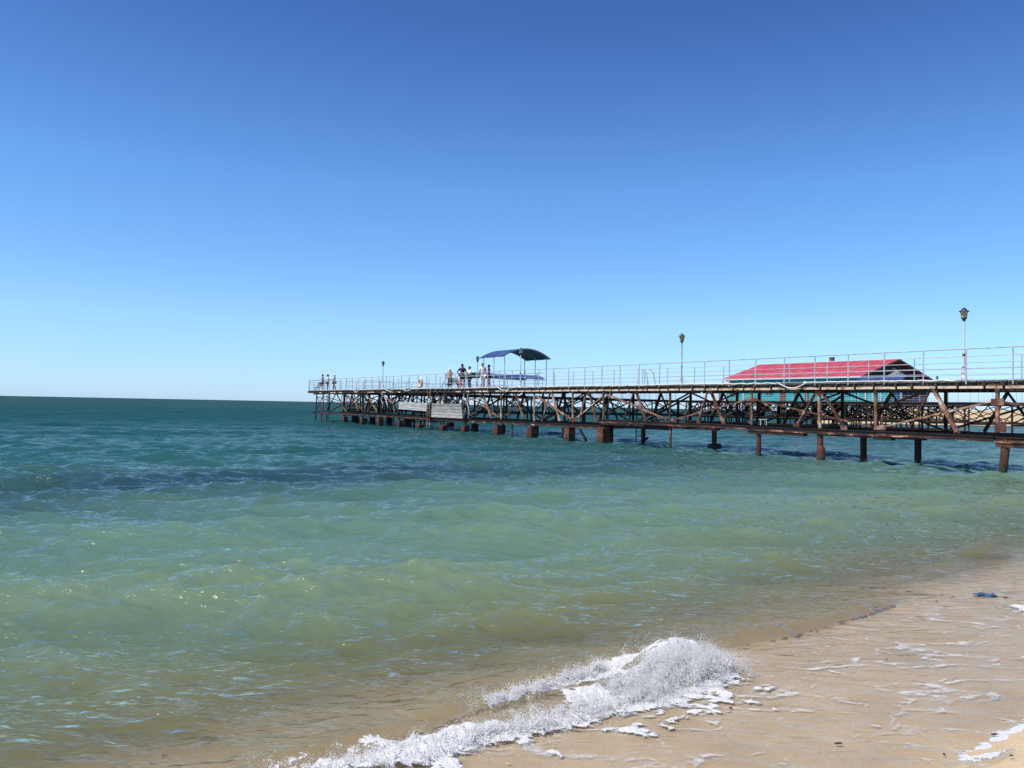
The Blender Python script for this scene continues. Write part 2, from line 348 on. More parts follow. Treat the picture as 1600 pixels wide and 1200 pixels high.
foam = np.maximum.reduce([f_front, f_back, f_far, edge, f_big])
foamv = np.clip((foam + (fn-.5)*1.6 - .36)*1.9, 0, 1)*(foam > .08)
foamv = np.maximum(foamv, np.clip((trail + (fn-.5)*2.2 - .55)*2.5, 0, .8)*(trail > .1))
hf = fbm(U*16, SS*16, 91, 4)
Zf = Zf + foamv*(np.abs(hf-.5)*.07 + (fbm(U*34, SS*34, 97, 3)-.5)*.035 + (fbm(U*6, SS*6, 95, 3)-.4)*.05*(f_front > .3))*sst(-2.1, -1.2, SS)
# thin sheet over the beach
bz = bed(WX, WY)
ripple = .004*(fbm(WX*5, WY*9, 101, 3)-.5) + .0025*np.sin(WX*9+WY*31+6*fbm(WX*1.5, WY*3, 12))
swash = -2.32 + .05*(fbm(U*.9, U*0, 81)-.5)*2
film = .014*sst(0, .5, SS-swash) - .05*(1-sst(-.12, .02, SS-swash)) + ripple*sst(0, .4, SS-swash)
depth0 = Zf - bz
Zw = np.where(SS < 6, np.maximum(Zf, bz + film + foamv*.012*sst(-2.1, -1.6, SS)), Zf)
depth = Zw - bz
opac = 1-np.exp(-np.maximum(depth, 0)*7.5)
opac = np.clip(opac, .10, 1)
opac = np.where(SS > 4, 1, opac)
weed = np.exp(-((SS-(15.6+1.3*np.sin(U*.17)))/3.0)**2)*sst(.26, .52, fbm(WX*.14, WY*.3, 33, 4))*(1-sst(2, 10, WX))
sv = SS + 1.0*(fbm(WX*.2, WY*.45, 13, 4)-.5)*np.clip(SS, 0, 5)
bodyc = body_colour(sv)
bodyc = bodyc*(1-.60*weed[..., None]*np.array([1, .9, .62]))
sgreen = np.clip(Z/.16, -1, 1)[..., None]
bodyc = bodyc*(1+.10*sgreen)*1.10
me = grid_mesh('sea_water', WX+DX, WY+DY, Zw, len(rw), len(tw), {'shore': SS, 'along': U, 'foam': foamv, 'opac': opac}, {'body': bodyc})
m, n, l, b = new_mat('sea_water'); n.remove(b); out = n['Material Output']
def attr(nm):
    a = n.new('ShaderNodeAttribute'); a.attribute_name = nm; return a
def math_(op, a, b_, clamp=False):
    q = n.new('ShaderNodeMath'); q.operation = op; q.use_clamp = clamp
    for i, v in enumerate((a, b_)):
        if v is None: continue
        if isinstance(v, (int, float)): q.inputs[i].default_value = v
        else: l.new(v, q.inputs[i])
    return q.outputs[0]
def noise_tex(scale, detail, stretch, rough=.6, rot=0, dist=0):
    mp = n.new('ShaderNodeMapping'); mp.inputs['Scale'].default_value = stretch; mp.inputs['Rotation'].default_value = (0, 0, rot)
    g = n.new('ShaderNodeNewGeometry'); l.new(g.outputs['Position'], mp.inputs[0])
    t = n.new('ShaderNodeTexNoise'); t.inputs['Scale'].default_value = scale; t.inputs['Detail'].default_value = detail; t.inputs['Roughness'].default_value = rough; t.inputs['Distortion'].default_value = dist
    l.new(mp.outputs[0], t.inputs[0]); return t.outputs[0], mp.outputs[0]
a_s, a_f, a_o, a_b = attr('shore'), attr('foam'), attr('opac'), attr('body')
nb1, _ = noise_tex(1.7, 3, (1, 2.1, 1), .5, R(-10), .5)
nb1 = math_('SUBTRACT', 1.0, math_('ABSOLUTE', math_('SUBTRACT', math_('MULTIPLY', nb1, 4.0), 2.0), None))
nb4, _ = noise_tex(4.2, 2, (1, 1.9, 1), .5, R(14), .4)
nb4 = math_('SUBTRACT', 1.0, math_('ABSOLUTE', math_('SUBTRACT', math_('MULTIPLY', nb4, 4.0), 2.0), None))
nb2, _ = noise_tex(9, 2, (1, 1.6, 1), .55, R(12), .3)
nb3, _ = noise_tex(.55, 4, (1, 2.4, 1), .6, R(-4), .2)
hs = math_('ADD', math_('ADD', math_('MULTIPLY', nb1, .028), math_('MULTIPLY', nb4, .0105)), math_('MULTIPLY', nb2, .009))
hs = math_('ADD', hs, math_('MULTIPLY', nb3, .12))
bmp = n.new('ShaderNodeBump'); bmp.inputs['Distance'].default_value = 1.0; l.new(hs, bmp.inputs['Height'])
shr = n.new('ShaderNodeMapRange'); shr.inputs[1].default_value = -1.6; shr.inputs[2].default_value = 1.5; shr.inputs[3].default_value = .22; shr.inputs[4].default_value = 1.0
l.new(a_s.outputs['Fac'], shr.inputs[0]); l.new(shr.outputs[0], bmp.inputs['Strength'])
far, _ = noise_tex(.05, 6, (1, 3.2, 1), .7)
fr = ramp(n, [(.35, (.82, .86, .88)), (.5, (1, 1, 1)), (.68, (1.16, 1.12, 1.10))]); l.new(far, fr.inputs[0])
bm = n.new('ShaderNodeMix'); bm.data_type = 'RGBA'; bm.blend_type = 'MULTIPLY'; bm.inputs[0].default_value = 1; l.new(a_b.outputs['Color'], bm.inputs[6]); l.new(fr.outputs[0], bm.inputs[7])
dif = n.new('ShaderNodeBsdfDiffuse'); l.new(bm.outputs[2], dif.inputs[0])
# light comes back from inside the water, so its body hardly follows the surface slope
gn = n.new('ShaderNodeNewGeometry'); nm_ = n.new('ShaderNodeMix'); nm_.data_type = 'VECTOR'; nm_.inputs[0].default_value = .40; nm_.inputs[4].default_value = (0, 0, 1); l.new(gn.outputs['Normal'], nm_.inputs[5]); l.new(nm_.outputs[1], dif.inputs['Normal'])
tr = n.new('ShaderNodeBsdfTransparent'); tr.inputs[0].default_value = (.97, .98, .95, 1)
ms = n.new('ShaderNodeMixShader'); l.new(a_o.outputs['Fac'], ms.inputs[0]); l.new(tr.outputs[0], ms.inputs[1]); l.new(dif.outputs[0], ms.inputs[2])
gl = n.new('ShaderNodeBsdfGlossy'); gl.inputs['Roughness'].default_value = .06; gl.inputs[0].default_value = (1, .93, .79, 1); l.new(bmp.outputs[0], gl.inputs['Normal'])
fre = n.new('ShaderNodeFresnel'); fre.inputs[0].default_value = 1.33; l.new(bmp.outputs[0], fre.inputs['Normal'])
frl = n.new('ShaderNodeMapRange'); frl.interpolation_type = 'SMOOTHSTEP'; frl.inputs[1].default_value = 6; frl.inputs[2].default_value = 80; frl.inputs[3].default_value = .85; frl.inputs[4].default_value = .10; l.new(a_s.outputs['Fac'], frl.inputs[0])
frc = math_('MINIMUM', math_('MULTIPLY', fre.outputs[0], 1.0), frl.outputs[0])
mg = n.new('ShaderNodeMixShader'); l.new(frc, mg.inputs[0]); l.new(ms.outputs[0], mg.inputs[1]); l.new(gl.outputs[0], mg.inputs[2])
# lace of old foam on the thin wash
wn1, wv = noise_tex(1.3, 4, (.7, 1.25, 1), .6)
disp = n.new('ShaderNodeTexNoise'); disp.inputs['Scale'].default_value = 2.2; disp.inputs['Detail'].default_value = 5; l.new(wv, disp.inputs[0])
vm = n.new('ShaderNodeVectorMath'); vm.operation = 'MULTIPLY_ADD'; vm.inputs[1].default_value = (1.1, .8, 0); l.new(disp.outputs['Color'], vm.inputs[0]); l.new(wv, vm.inputs[2])
vo = n.new('ShaderNodeTexVoronoi'); vo.feature = 'DISTANCE_TO_EDGE'; vo.inputs['Scale'].default_value = 2.1; l.new(vm.outputs[0], vo.inputs['Vector'])
lw = n.new('ShaderNodeMapRange'); lw.inputs[1].default_value = .35; lw.inputs[2].default_value = .66; lw.inputs[3].default_value = 0; lw.inputs[4].default_value = .11; l.new(wn1, lw.inputs[0])
lace = math_('MULTIPLY', math_('SUBTRACT', lw.outputs[0], vo.outputs['Distance']), 28, True)
pn, _ = noise_tex(9, 4, (1, 1.5, 1), .65)
lace = math_('MULTIPLY', lace, math_('MULTIPLY', math_('SUBTRACT', pn, .44), 6, True))
zone = n.new('ShaderNodeMapRange'); zone.inputs[1].default_value = -.05; zone.inputs[2].default_value = -.65; l.new(a_s.outputs['Fac'], zone.inputs[0])
lace = math_('MULTIPLY', math_('MULTIPLY', lace, zone.outputs[0]), .62)
# scattered bubbles / whitecaps
sp, _ = noise_tex(5.5, 3, (.6, 1.4, 1), .7); sp2, _ = noise_tex(.35, 3, (.6, 1.6, 1), .6)
spk = math_('MULTIPLY', math_('MULTIPLY', math_('SUBTRACT', sp, .715), 30, True), math_('MULTIPLY', math_('SUBTRACT', sp2, .56), 12, True))
frag, _ = noise_tex(55, 3, (1, 1, 1), .7)
fvm = n.new('ShaderNodeVectorMath'); fvm.operation = 'MULTIPLY_ADD'; fvm.inputs[1].default_value = (.22, .22, 0)
fdn = n.new('ShaderNodeTexNoise'); fdn.inputs['Scale'].default_value = 9; fdn.inputs['Detail'].default_value = 4; l.new(wv, fdn.inputs[0]); l.new(fdn.outputs['Color'], fvm.inputs[0]); l.new(wv, fvm.inputs[2])
fvo = n.new('ShaderNodeTexVoronoi'); fvo.feature = 'DISTANCE_TO_EDGE'; fvo.inputs['Scale'].default_value = 13; l.new(fvm.outputs[0], fvo.inputs['Vector'])
ff = math_('SUBTRACT', math_('MULTIPLY', a_f.outputs['Fac'], 1.45), math_('MULTIPLY', fvo.outputs['Distance'], 2.3))
ff = math_('MULTIPLY', math_('ADD', ff, math_('MULTIPLY', math_('SUBTRACT', frag, .55), .7)), 3.2, True)
ff = math_('MULTIPLY', ff, math_('MULTIPLY', a_f.outputs['Fac'], 5, True))
foamf = math_('MAXIMUM', math_('MAXIMUM', lace, math_('MULTIPLY', ff, .93)), math_('MULTIPLY', spk, .8))
fb = n.new('ShaderNodeBump'); fb.inputs['Distance'].default_value = .035; fb.inputs['Strength'].default_value = .8
l.new(math_('ADD', math_('MULTIPLY', foamf, .6), frag), fb.inputs['Height'])
fd = n.new('ShaderNodeBsdfDiffuse'); fd.inputs[0].default_value = (.84, .83, .80, 1); l.new(fb.outputs[0], fd.inputs['Normal'])
mf = n.new('ShaderNodeMixShader'); l.new(foamf, mf.inputs[0]); l.new(mg.outputs[0], mf.inputs[1]); l.new(fd.outputs[0], mf.inputs[2])
l.new(mf.outputs[0], out.inputs['Surface'])
water = link('sea_water', me, m); tag(water, 'green to deep teal sea with small waves', kind='structure')

# spray of the breaking wave
def water_z_at(X, Y):
    u, s = us(X, Y); return np.maximum(0.03, bed(X, Y)+.01)
pts = []; rad = []; pts4 = []; rad4 = []
def jets(nj, per, ulo, uhi, s0, sw, H, rlo, rhi, thick=.008, wobk=1.0):
    """each jet is a thrown string of drops on its own short arc"""
    u0 = rng.uniform(ulo, uhi, nj); s0_ = s0 - wobk*(.10*np.sin(u0*1.1+.5)) + rng.normal(0, sw, nj)
    h = H(u0)*rng.uniform(.25, 1.0, nj)**1.3; ang = rng.normal(-.5*math.pi, 1.1, nj); run = h*rng.uniform(.2, 1.1, nj)
    t = rng.random((nj, per))**.8
    z = h[:, None]*(1-(1-t*1.25)**2)*(t < 1.7) ; d = run[:, None]*t
    th = thick*(.6+1.6*t)
    u = u0[:, None] + d*np.cos(ang)[:, None]*.7 + rng.normal(0, 1, t.shape)*th; s_ = s0_[:, None] + d*np.sin(ang)[:, None] + rng.normal(0, 1, t.shape)*th
    z = z + np.abs(rng.normal(0, 1, t.shape))*th
    X = .8*u - .6*s_; Y = 5.3 + .6*u + .8*s_
    small = rhi < .004
    (pts4 if small else pts).append(np.stack([X, Y, .03+z], -1).reshape(-1, 3)); (rad4 if small else rad).append((rng.uniform(rlo, rhi, t.shape)*(1.15-.75*t)).ravel())
Hbig = lambda u: .04+.17*np.exp(-((u-1.45)/.42)**4)+.07*np.exp(-((u-.75)/.4)**2)
jets(300, 80, .85, 1.9, -.16, .13, Hbig, .0024, .0058, .014)
jets(800, 45, .7, 1.98, -.16, .14, lambda u: Hbig(u)*1.3, .0012, .0038, .012)
jets(420, 55, -1.6, .95, -.30, .06, lambda u: .05+.04*(u+1.6)/2.5, .0022, .0055, .010)
jets(420, 30, -2.0, 1.1, -.33, .10, lambda u: .13+0*u, .001, .0032, .010)
jets(200, 55, -.1, 1.0, .08, .035, lambda u: .06+.07*np.clip(u, 0, 1), .0022, .0055, .010, -.3)
jets(160, 30, -.3, 1.1, .08, .06, lambda u: .16+0*u, .001, .003, .012, -.3)
jets(90, 40, 5.7, 7.2, -.95, .05, lambda u: .10+0*u, .002, .006, .010, 0)
oc = np.array([(1, 0, 0), (-1, 0, 0), (0, 1, 0), (0, -1, 0), (0, 0, 1), (0, 0, -1)], float)
of = np.array([(0, 2, 4), (2, 1, 4), (1, 3, 4), (3, 0, 4), (2, 0, 5), (1, 2, 5), (3, 1, 5), (0, 3, 5)])
tc4 = np.array([(1, 1, 1), (-1, -1, 1), (-1, 1, -1), (1, -1, -1)], float)*.8
tf4 = np.array([(0, 2, 1), (0, 1, 3), (0, 3, 2), (1, 2, 3)])
def blobs(pl, rl, cc, ff_):
    p_ = np.concatenate(pl); r_ = np.concatenate(rl); q = rng.standard_normal((len(p_), 1, 3))*.25
    return (p_[:, None, :] + cc[None]*r_[:, None, None]*(1+q)).reshape(-1, 3), (ff_[None] + (np.arange(len(p_))*len(cc))[:, None, None]).reshape(-1, 3)
V1, F1_ = blobs(pts, rad, oc, of); V2, F2_ = blobs(pts4, rad4, tc4, tf4)
V = np.concatenate([V1, V2]).astype(np.float32); F = np.concatenate([F1_, F2_+len(V1)]).astype(np.int32)
me = bpy.data.meshes.new('wave_spray'); me.vertices.add(len(V)); me.vertices.foreach_set('co', V.ravel())
me.loops.add(F.size); me.loops.foreach_set('vertex_index', F.ravel()); me.polygons.add(len(F)); me.polygons.foreach_set('loop_start', np.arange(0, F.size, 3, dtype=np.int32))
me.update(calc_edges=True); me.polygons.foreach_set('use_smooth', np.ones(len(F), bool))
m, n, l, b = new_mat('spray_white')
b.inputs['Base Color'].default_value = (.97, .965, .95, 1); b.inputs['Roughness'].default_value = .3
trl = n.new('ShaderNodeBsdfTranslucent'); trl.inputs[0].default_value = (.95, .95, .94, 1)
gn = n.new('ShaderNodeNewGeometry'); nm_ = n.new('ShaderNodeMix'); nm_.data_type = 'VECTOR'; nm_.inputs[0].default_value = .45; nm_.inputs[4].default_value = (0, 0, 1); l.new(gn.outputs['Normal'], nm_.inputs[5]); l.new(nm_.outputs[1], b.inputs['Normal'])
mm = n.new('ShaderNodeMixShader'); mm.inputs[0].default_value = .22; l.new(b.outputs[0], mm.inputs[1]); l.new(trl.outputs[0], mm.inputs[2]); l.new(mm.outputs[0], n['Material Output'].inputs[0])
sprayo = link('wave_spray', me, m); tag(sprayo, 'white spray and foam of the small wave breaking on the sand', 'foam', kind='stuff')

# ------------------------------------------------------------------ pier on this side
pier = empty('pier', P(0, 1.75, 0), 'long rusty steel pier with grey railings running out from the right over green water', 'pier')
A0, A1 = -39.4, 47.0
def part(name, mb, mat, parent=pier, **k): return mb.build(name, M[mat] if isinstance(mat, str) else mat, parent, **k)
BREAK0, BREAK1 = az(683, 605)[0], az(668, 608)[0]   # gap in the deck edge at the steps
# deck boards laid across (edge on from here), one joined part
mb = MB(); a = A0
while a < A1:
    wd = .235; j = random.uniform(-.02, .03)
    mb.box(P(a+wd/2, 1.76+j, DECK-.03-random.uniform(0, .006)), (wd-.012, 3.68, .06), rz=math.atan2(PA.y, PA.x)); a += .25
part('deck_boards', mb, 'deck', kind='stuff')
# left overhang of longer boards at the head
mb = MB(); mb.box(P(A0-.45, 1.4, DECK-.16), (1.0, 2.6, .14), rz=math.atan2(PA.y, PA.x)); part('end_board', mb, 'fascia')
rzp = math.atan2(PA.y, PA.x)
# edge: dark fascia, joist ends, pale channel pieces, girders
a = A0; k = 0
while a < A1:
    ln = min(6.0, A1-a)
    for w_ in (0.0, 3.46):
        mb = MB(); mb.box(P(a+ln/2, w_+.02, DECK-.13), (ln-.01, .06, .135), rz=rzp); part('edge_board', mb, 'fascia')
    a += ln
a = A0 + .1; js = []
while a < A1:
    mb = MB(); mb.box(P(a, 1.66, DECK-.145), (.09, 3.68, .12), rz=rzp); part('joist', mb, 'fascia'); js.append(a); a += random.choice((.62, .75, .8, .9))
for i in range(len(js)-1):
    a_, b_ = js[i]+.055, js[i+1]-.03
    zz = DECK-.245 + random.uniform(-.006, .006)
    pale = a_ > -2 or random.random() < .25
    mb = MB(); mb.box(P((a_+b_)/2, -.10+random.uniform(-.008, .008), zz), (b_-a_, .05, .09), rz=rzp, )
    part('edge_channel', mb, 'edge' if pale else 'fascia')
for i in range(0, 15):
    a_ = A0 + 1 + i*5.7; mb = MB(); mb.box(P(a_+1.8, .10, DECK-.36), (3.4, .14, .12), rz=rzp); part('girder', mb, 'rust_dark_shaded')
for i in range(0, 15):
    a_ = A0 + 1.8 + i*5.7; mb = MB(); mb.box(P(a_+2.5, 3.3, DECK-.27), (5.2, .16, .14), rz=rzp); part('girder', mb, 'rust_dark_shaded')
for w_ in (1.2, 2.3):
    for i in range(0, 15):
        mb = MB(); mb.box(P(A0+2.9+i*5.7, w_, DECK-.24), (5.6, .12, .08), rz=rzp); part('girder', mb, 'rust_dark_shaded')
# lower chord (stepped at the big footing)
aS = az(941, 655)[0]
def chord(a_, b_, z0, z1, w_, mat):
    mb = MB(); mb.bar(P(a_, w_, z0), P(b_, w_, z1), .14, .11)
    mb.bar(P(a_, w_+.02, z0+.07), P(b_, w_+.02, z1+.07), .24, .03)
    if mat != 'x':
        m2 = MB(); m2.bar(P(a_+.01, w_-.10, z0-.07), P(b_-.01, w_-.10, z1-.07), .06, .085); part('chord_flange', m2, 'edge' if random.random() < .0 else ('chord' if mat == 'chord' else mat))
    return mb
segs = [(az(495, 644)[0], az(560, 645)[0], 1.0, .97, 'rust'), (az(560, 646)[0], az(640, 650)[0], .96, .95, 'chord'), (az(640, 650)[0], az(668, 655)[0], .94, .92, 'rust'),
        (az(733, 657)[0], az(800, 660)[0], .90, .92, 'chord'), (az(800, 660)[0], aS, .92, .93, 'chord'), (az(680, 655)[0], az(728, 657)[0], .90, .89, 'rust_dark_shaded'),
        (aS-.2, az(1060, 662)[0], 1.28, 1.27, 'chord'), (az(1060, 662)[0], az(1170, 666)[0], 1.27, 1.26, 'chord'), (az(1171, 667)[0], az(1368, 674)[0], 1.22, 1.23, 'chord'),
        (az(1369, 674)[0], az(1554, 682)[0], 1.24, 1.22, 'chord'), (az(1556, 683)[0], A1, 1.20, 1.18, 'chord')]
for a_, b_, z0, z1, mt in segs: part('lower_chord', chord(a_, b_, z0, z1, 0, mt), 'rust_dark_shaded')  # bar dark, flange mostly paler: the lit lower strip is put into the colours
for i in range(15):
    a_ = A0+1+i*5.7; z_ = .98 if a_ < aS else 1.28
    part('lower_chord', chord(a_, a_+5.68, z_, z_, 3.3, 'x'), 'rust_dark_shaded')
    part('lower_chord', chord(a_, a_+5.68, z_-.05, z_-.05, 1.7, 'x'), 'rust_dark_shaded')
# front truss members traced as (x_top, y_top, x_bottom, y_bottom, thickness, kind)
front_posts = [(1558, 607, 1558, 676, .15, 'rust_pale'), (1368, 609, 1368, 672, .13, 'rust_pale'), (1279.5, 611, 1281, 669, .15, 'rust_pale'), (1174, 612, 1174.5, 664, .14, 'rust_pale'),
    (1047, 613, 1047, 660, .12, 'rust'), (943, 614, 943, 655, .12, 'rust_pale'), (895, 613, 895, 660, .12, 'rust_pale'), (834.8, 615, 834.8, 658, .12, 'rust_pale'), (783, 615, 783, 655, .11, 'rust_pale'),
    (731, 618, 734, 655, .10, 'rust_pale'), (687, 616, 688, 632, .14, 'rust'), (651, 616, 652, 652, .12, 'rust'), (663, 615, 663, 664, .16, 'rust_dark_shaded'), (495, 613, 494, 644, .12, 'rust_dark_shaded'), (505, 613, 505, 646, .12, 'rust'),
    (542, 617, 541.5, 643, .09, 'rust_pale'), (559, 616, 560, 642, .10, 'rust'), (571, 617, 570, 643, .09, 'rust_pale'), (597, 616, 597, 645, .22, 'rust_dark_shaded'), (606.5, 616, 606.5, 648, .12, 'rust_dark_shaded'),
    (611, 615, 617, 647, .08, 'rust_pale'), (566, 616, 567, 643, .14, 'rust_dark_shaded'), (577, 616, 577, 644, .16, 'rust_dark_shaded'), (628, 616, 628, 652, .14, 'rust_dark_shaded'), (1640, 604, 1640, 680, .13, 'rust_pale'), (1730, 604, 1730, 684, .13, 'rust_pale')]
front_diag = [(1458, 608, 1495, 675, .15, 'rust_pale'), (1453, 610, 1421, 669, .075, 'rust'), (1285, 613, 1318, 668, .12, 'rust'), (1274, 614, 1245, 665, .11, 'rust'), (1111, 612, 1130, 660, .12, 'rust'), (1105, 612, 1091, 659, .09, 'rust_pale'),
    (994, 612, 1009, 657, .12, 'rust_pale'), (991, 612, 975, 654, .07, 'rust'), (921, 613, 932, 659, .12, 'rust_pale'), (916, 614, 905, 658, .08, 'rust_pale'), (862.5, 615, 874.5, 658, .11, 'rust_pale'), (859, 616, 847, 658, .08, 'rust_pale'),
    (806, 616, 818, 655, .11, 'rust_pale'), (803, 616, 795, 655, .07, 'rust'), (754.5, 615, 768, 654, .11, 'rust_pale'), (752, 615, 742, 652, .07, 'rust_pale'),
    (525, 615, 510, 643, .08, 'rust_dark_shaded'), (526, 615, 540, 643, .10, 'rust'), (535.5, 616, 528, 643, .07, 'rust_pale'), (540, 618, 569, 642, .12, 'rust'), (553, 616, 559, 642, .09, 'rust_pale'), (574, 616, 589, 643, .09, 'rust_pale'),
    (598, 618, 615, 630, .09, 'rust_pale'), (585, 620, 571, 642, .08, 'rust_dark_shaded'), (596, 617, 584, 641, .1, 'rust_dark_shaded'), (569, 619, 583, 633, .07, 'rust_dark_shaded'), (586, 628, 574, 642, .11, 'rust'), (622, 616, 609, 645, .1, 'rust_dark_shaded'), (604, 616, 624, 645, .07, 'rust_dark_shaded'), (636, 616, 622, 646, .1, 'rust_dark_shaded'), (495, 618, 505, 645, .06, 'rust_dark_shaded'), (505, 618, 496, 640, .06, 'rust_dark_shaded'),
    (496, 620, 552, 638, .08, 'rust_dark_shaded'), (506, 619, 556, 634, .08, 'rust_dark_shaded'), (711, 614, 716, 628, .10, 'rust'), (600, 612, 606, 636, .05, 'rope'),
    (948, 616, 1042, 655.5, .11, 'rust_pale'), (942, 619, 898, 656, .08, 'rust_pale'), (1174, 623, 1052, 656, .08, 'rust_pale'), (1177, 624, 1362, 667, .08, 'rust'), (1550, 627, 1375, 668, .08, 'rust_pale'), (1566, 628, 1700, 650, .10, 'rust'),
    (838, 619, 893, 655, .12, 'rust_pale'), (830, 620, 786, 652, .08, 'rust'), (742, 624, 779, 652, .09, 'rust_pale'), (737, 650, 750, 636, .1, 'rust')]
def member(name, x0, y0, x1, y1, th, mt, w0=0.06, w1=None):
    mb = MB(); mb.bar(PW(x0, y0, w0), PW(x1, y1, w1 if w1 is not None else w0), th, n=8 if name == 'post' else 0) if name == 'post' else mb.bar(PW(x0, y0, w0), PW(x1, y1, w0), th, th*.7)
    return part(name, mb, mt)
for t in front_posts: member('post', *t)
for i, t in enumerate(front_diag): member('diagonal_brace', *t, w0=.02+.028*(i % 5))
def gusset(x, y, w, h, off=-.015, mt='rust'):
    c = PW(x, y, off); mb = MB(); mb.box(c, (w, .025, h), rz=rzp); part('gusset_plate', mb, mt)
for g_ in [(1455, 609, .34, .14), (1279, 614, .5, .2), (1108, 612, .36, .2), (992, 612, .34, .2), (943, 615, .3, .2), (919, 614, .3, .2), (1174, 624, .55, .18), (1558, 628, .42, .22), (1052, 656, .42, .16), (1375, 668, .45, .18), (1563, 668, .34, .3), (1318, 668, .3, .16), (1244, 664, .3, .16), (1130, 660, .22, .12), (1091, 659, .22, .12), (897, 656, .4, .2), (862, 615, .3, .15), (1008, 657, .2, .12), (932, 659, .22, .12), (1495, 675, .22, .1)]:
    gusset(*g_)
# inner and back trusses, cross beams
ab = A0 + 1.5; i = 0
while ab < A1-1:
    L_ = 4.6; zb = 1.02 if ab < aS else 1.30; zt = DECK-.30
    mb = MB(); mb.bar(P(ab, 3.3, zb-.2), P(ab, 3.3, zt), .15, n=8); part('post', mb, 'rust_dark_shaded')
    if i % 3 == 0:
        mb = MB(); mb.bar(P(ab, 1.7, zb), P(ab, 1.7, zt), .13, n=8); part('post', mb, 'rust_dark_shaded')
    mb = MB(); mb.bar(P(ab, -.05, zb-.13), P(ab, 3.5, zb-.13), .14, .16); part('cross_beam', mb, 'rust_dark_shaded')
    mb = MB(); mb.bar(P(ab, 0.1, zt+.02), P(ab, 3.4, zt+.02), .12, .10); part('cross_beam', mb, 'rust_dark_shaded')
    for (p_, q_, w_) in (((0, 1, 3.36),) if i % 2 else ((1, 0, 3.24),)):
        mb = MB(); mb.bar(P(ab+.1+p_*(L_-.2), w_, zt-.05), P(ab+.1+q_*(L_-.2), w_, zb+.08), .09, .07); part('diagonal_brace', mb, 'rust_dark_shaded')
    mb = MB(); mb.bar(P(ab+.5*L_, 3.30, zt-.04), P(ab+.32*L_, 3.30, zb+.08), .12, .10); part('diagonal_brace', mb, 'rust_dark_shaded')
    mb = MB(); mb.bar(P(ab+.5*L_, 3.31, zt-.04), P(ab+.72*L_, 3.31, zb+.08), .08, .07); part('diagonal_brace', mb, 'rust_dark_shaded')
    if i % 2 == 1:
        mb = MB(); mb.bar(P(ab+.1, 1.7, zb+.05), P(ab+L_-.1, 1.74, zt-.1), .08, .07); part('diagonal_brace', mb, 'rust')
        mb = MB(); mb.bar(P(ab, .1, zb+.1), P(ab, 3.2, zt-.2), .08, .08); part('diagonal_brace', mb, 'rust_dark_shaded')
    else:
        pass
    ab += L_; i += 1
# low walkway plates seen on the lower chord
for (xa, xb, w_) in [(1000, 1100, 1.4), (1110, 1165, 2.2), (1178, 1260, 1.2), (1262, 1330, 2.4), (1360, 1440, 1.9), (1380, 1490, 2.9)]:
    pa, pb = PW(xa, 662, w_), PW(xb, 664, w_); mb = MB(); mb.bar((pa.x, pa.y, 1.42), (pb.x, pb.y, 1.42), .3, .06); part('walkway_plate', mb, 'rust')
# piles in front and behind, footing blocks
def pile(x, y0, y1, wpx, w_, mt='rust', lean=0.0, blk=None):
    a_, zt = az(x, y0, w_); d = ray(x, y0); th = wpx
    mb = MB(); mb.bar(P(a_, w_, 1.25 if a_ > aS-1 else .95), P(a_+lean*3, w_, -2.2), th, n=10); part('pile', mb, mt)
for (x, w_, th, mt, ln) in [(1572, .05, .27, 'rust', -.11), (1281, .05, .24, 'rust', .02), (1185, .05, .21, 'rust', .02), (1047.5, .05, .13, 'rust', 0), (1434, 2.6, .26, 'rust_dark_shaded', 0), (1349, 2.0, .26, 'rust_dark_shaded', 0), (1116, 3.1, .26, 'rust_dark_shaded', 0), (1005, 3.1, .26, 'rust_dark_shaded', 0), (693, .3, .1, 'rust_dark_shaded', 0), (689, 2.4, .1, 'rust_dark_shaded', 0), (492.5, .05, .14, 'rust_dark_shaded', 0), (501.5, .05, .14, 'rust', 0), (800, .1, .1, 'rust', 0), (614, .1, .12, 'rust_dark_shaded', 0), (647, 2, .16, 'rust_dark_shaded', 0), (657, .6, .16, 'rust_dark_shaded', 0), (1640, .05, .25, 'rust', 0), (1740, 2.8, .25, 'rust_dark_shaded', 0)]:
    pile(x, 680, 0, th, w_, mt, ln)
# jacket of thicker rust low on one pile
pj = PW(1282.5, 690, .05); mb = MB(); mb.lathe((pj.x, pj.y, 0), [(.125, .62), (.165, .52), (.17, -.6)], 10); part('pile_sleeve', mb, 'block')
def cap(x0, x1, z, w_=.05, h=.14, mt='rust_dark_shaded'):
    a_, b_ = az(x0, 680, w_)[0], az(x1, 680, w_)[0]; mb = MB(); mb.bar(P(a_, w_, z), P(b_, w_, z), .3, h); part('pile_cap', mb, mt)
for c_ in [(1558, 1640, 1.03, .05, .16, 'rust'), (1367, 1445, 1.06, 2.0), (1284, 1358, 1.08, 1.2), (1368, 1395, 1.05, .05), (1172, 1258, 1.05, .05), (1048, 1122, 1.10, .6), (940, 1008, 1.12, .6), (538, 640, .80, 1.2), (686, 727, .78, 1.0), (640, 668, .76, .8)]: cap(*c_)
def block(x, y0, y1, wpx, w_=.05, mt='block'):
    c = PW(x, (y0+y1)/2, w_); dist = c.xy.length; wd = wpx*dist/FPX*.93
    a_, zt = az(x, y0, w_)
    mb = MB(); zt = max(zt, .25); mb.box((c.x, c.y, (zt-1.6)/2), (wd, wd, zt+1.6), rz=rzp)
    # broken upper edge
    mb.v[1] += Vector((0, 0, -.03)); mb.v[5] += Vector((.02, 0, -.05))
    part('footing_block', mb, mt)
    mb = MB(); mb.bar(P(a_, w_, zt-.02), P(a_, w_, .95), .11, n=8); part('post', mb, 'rust')
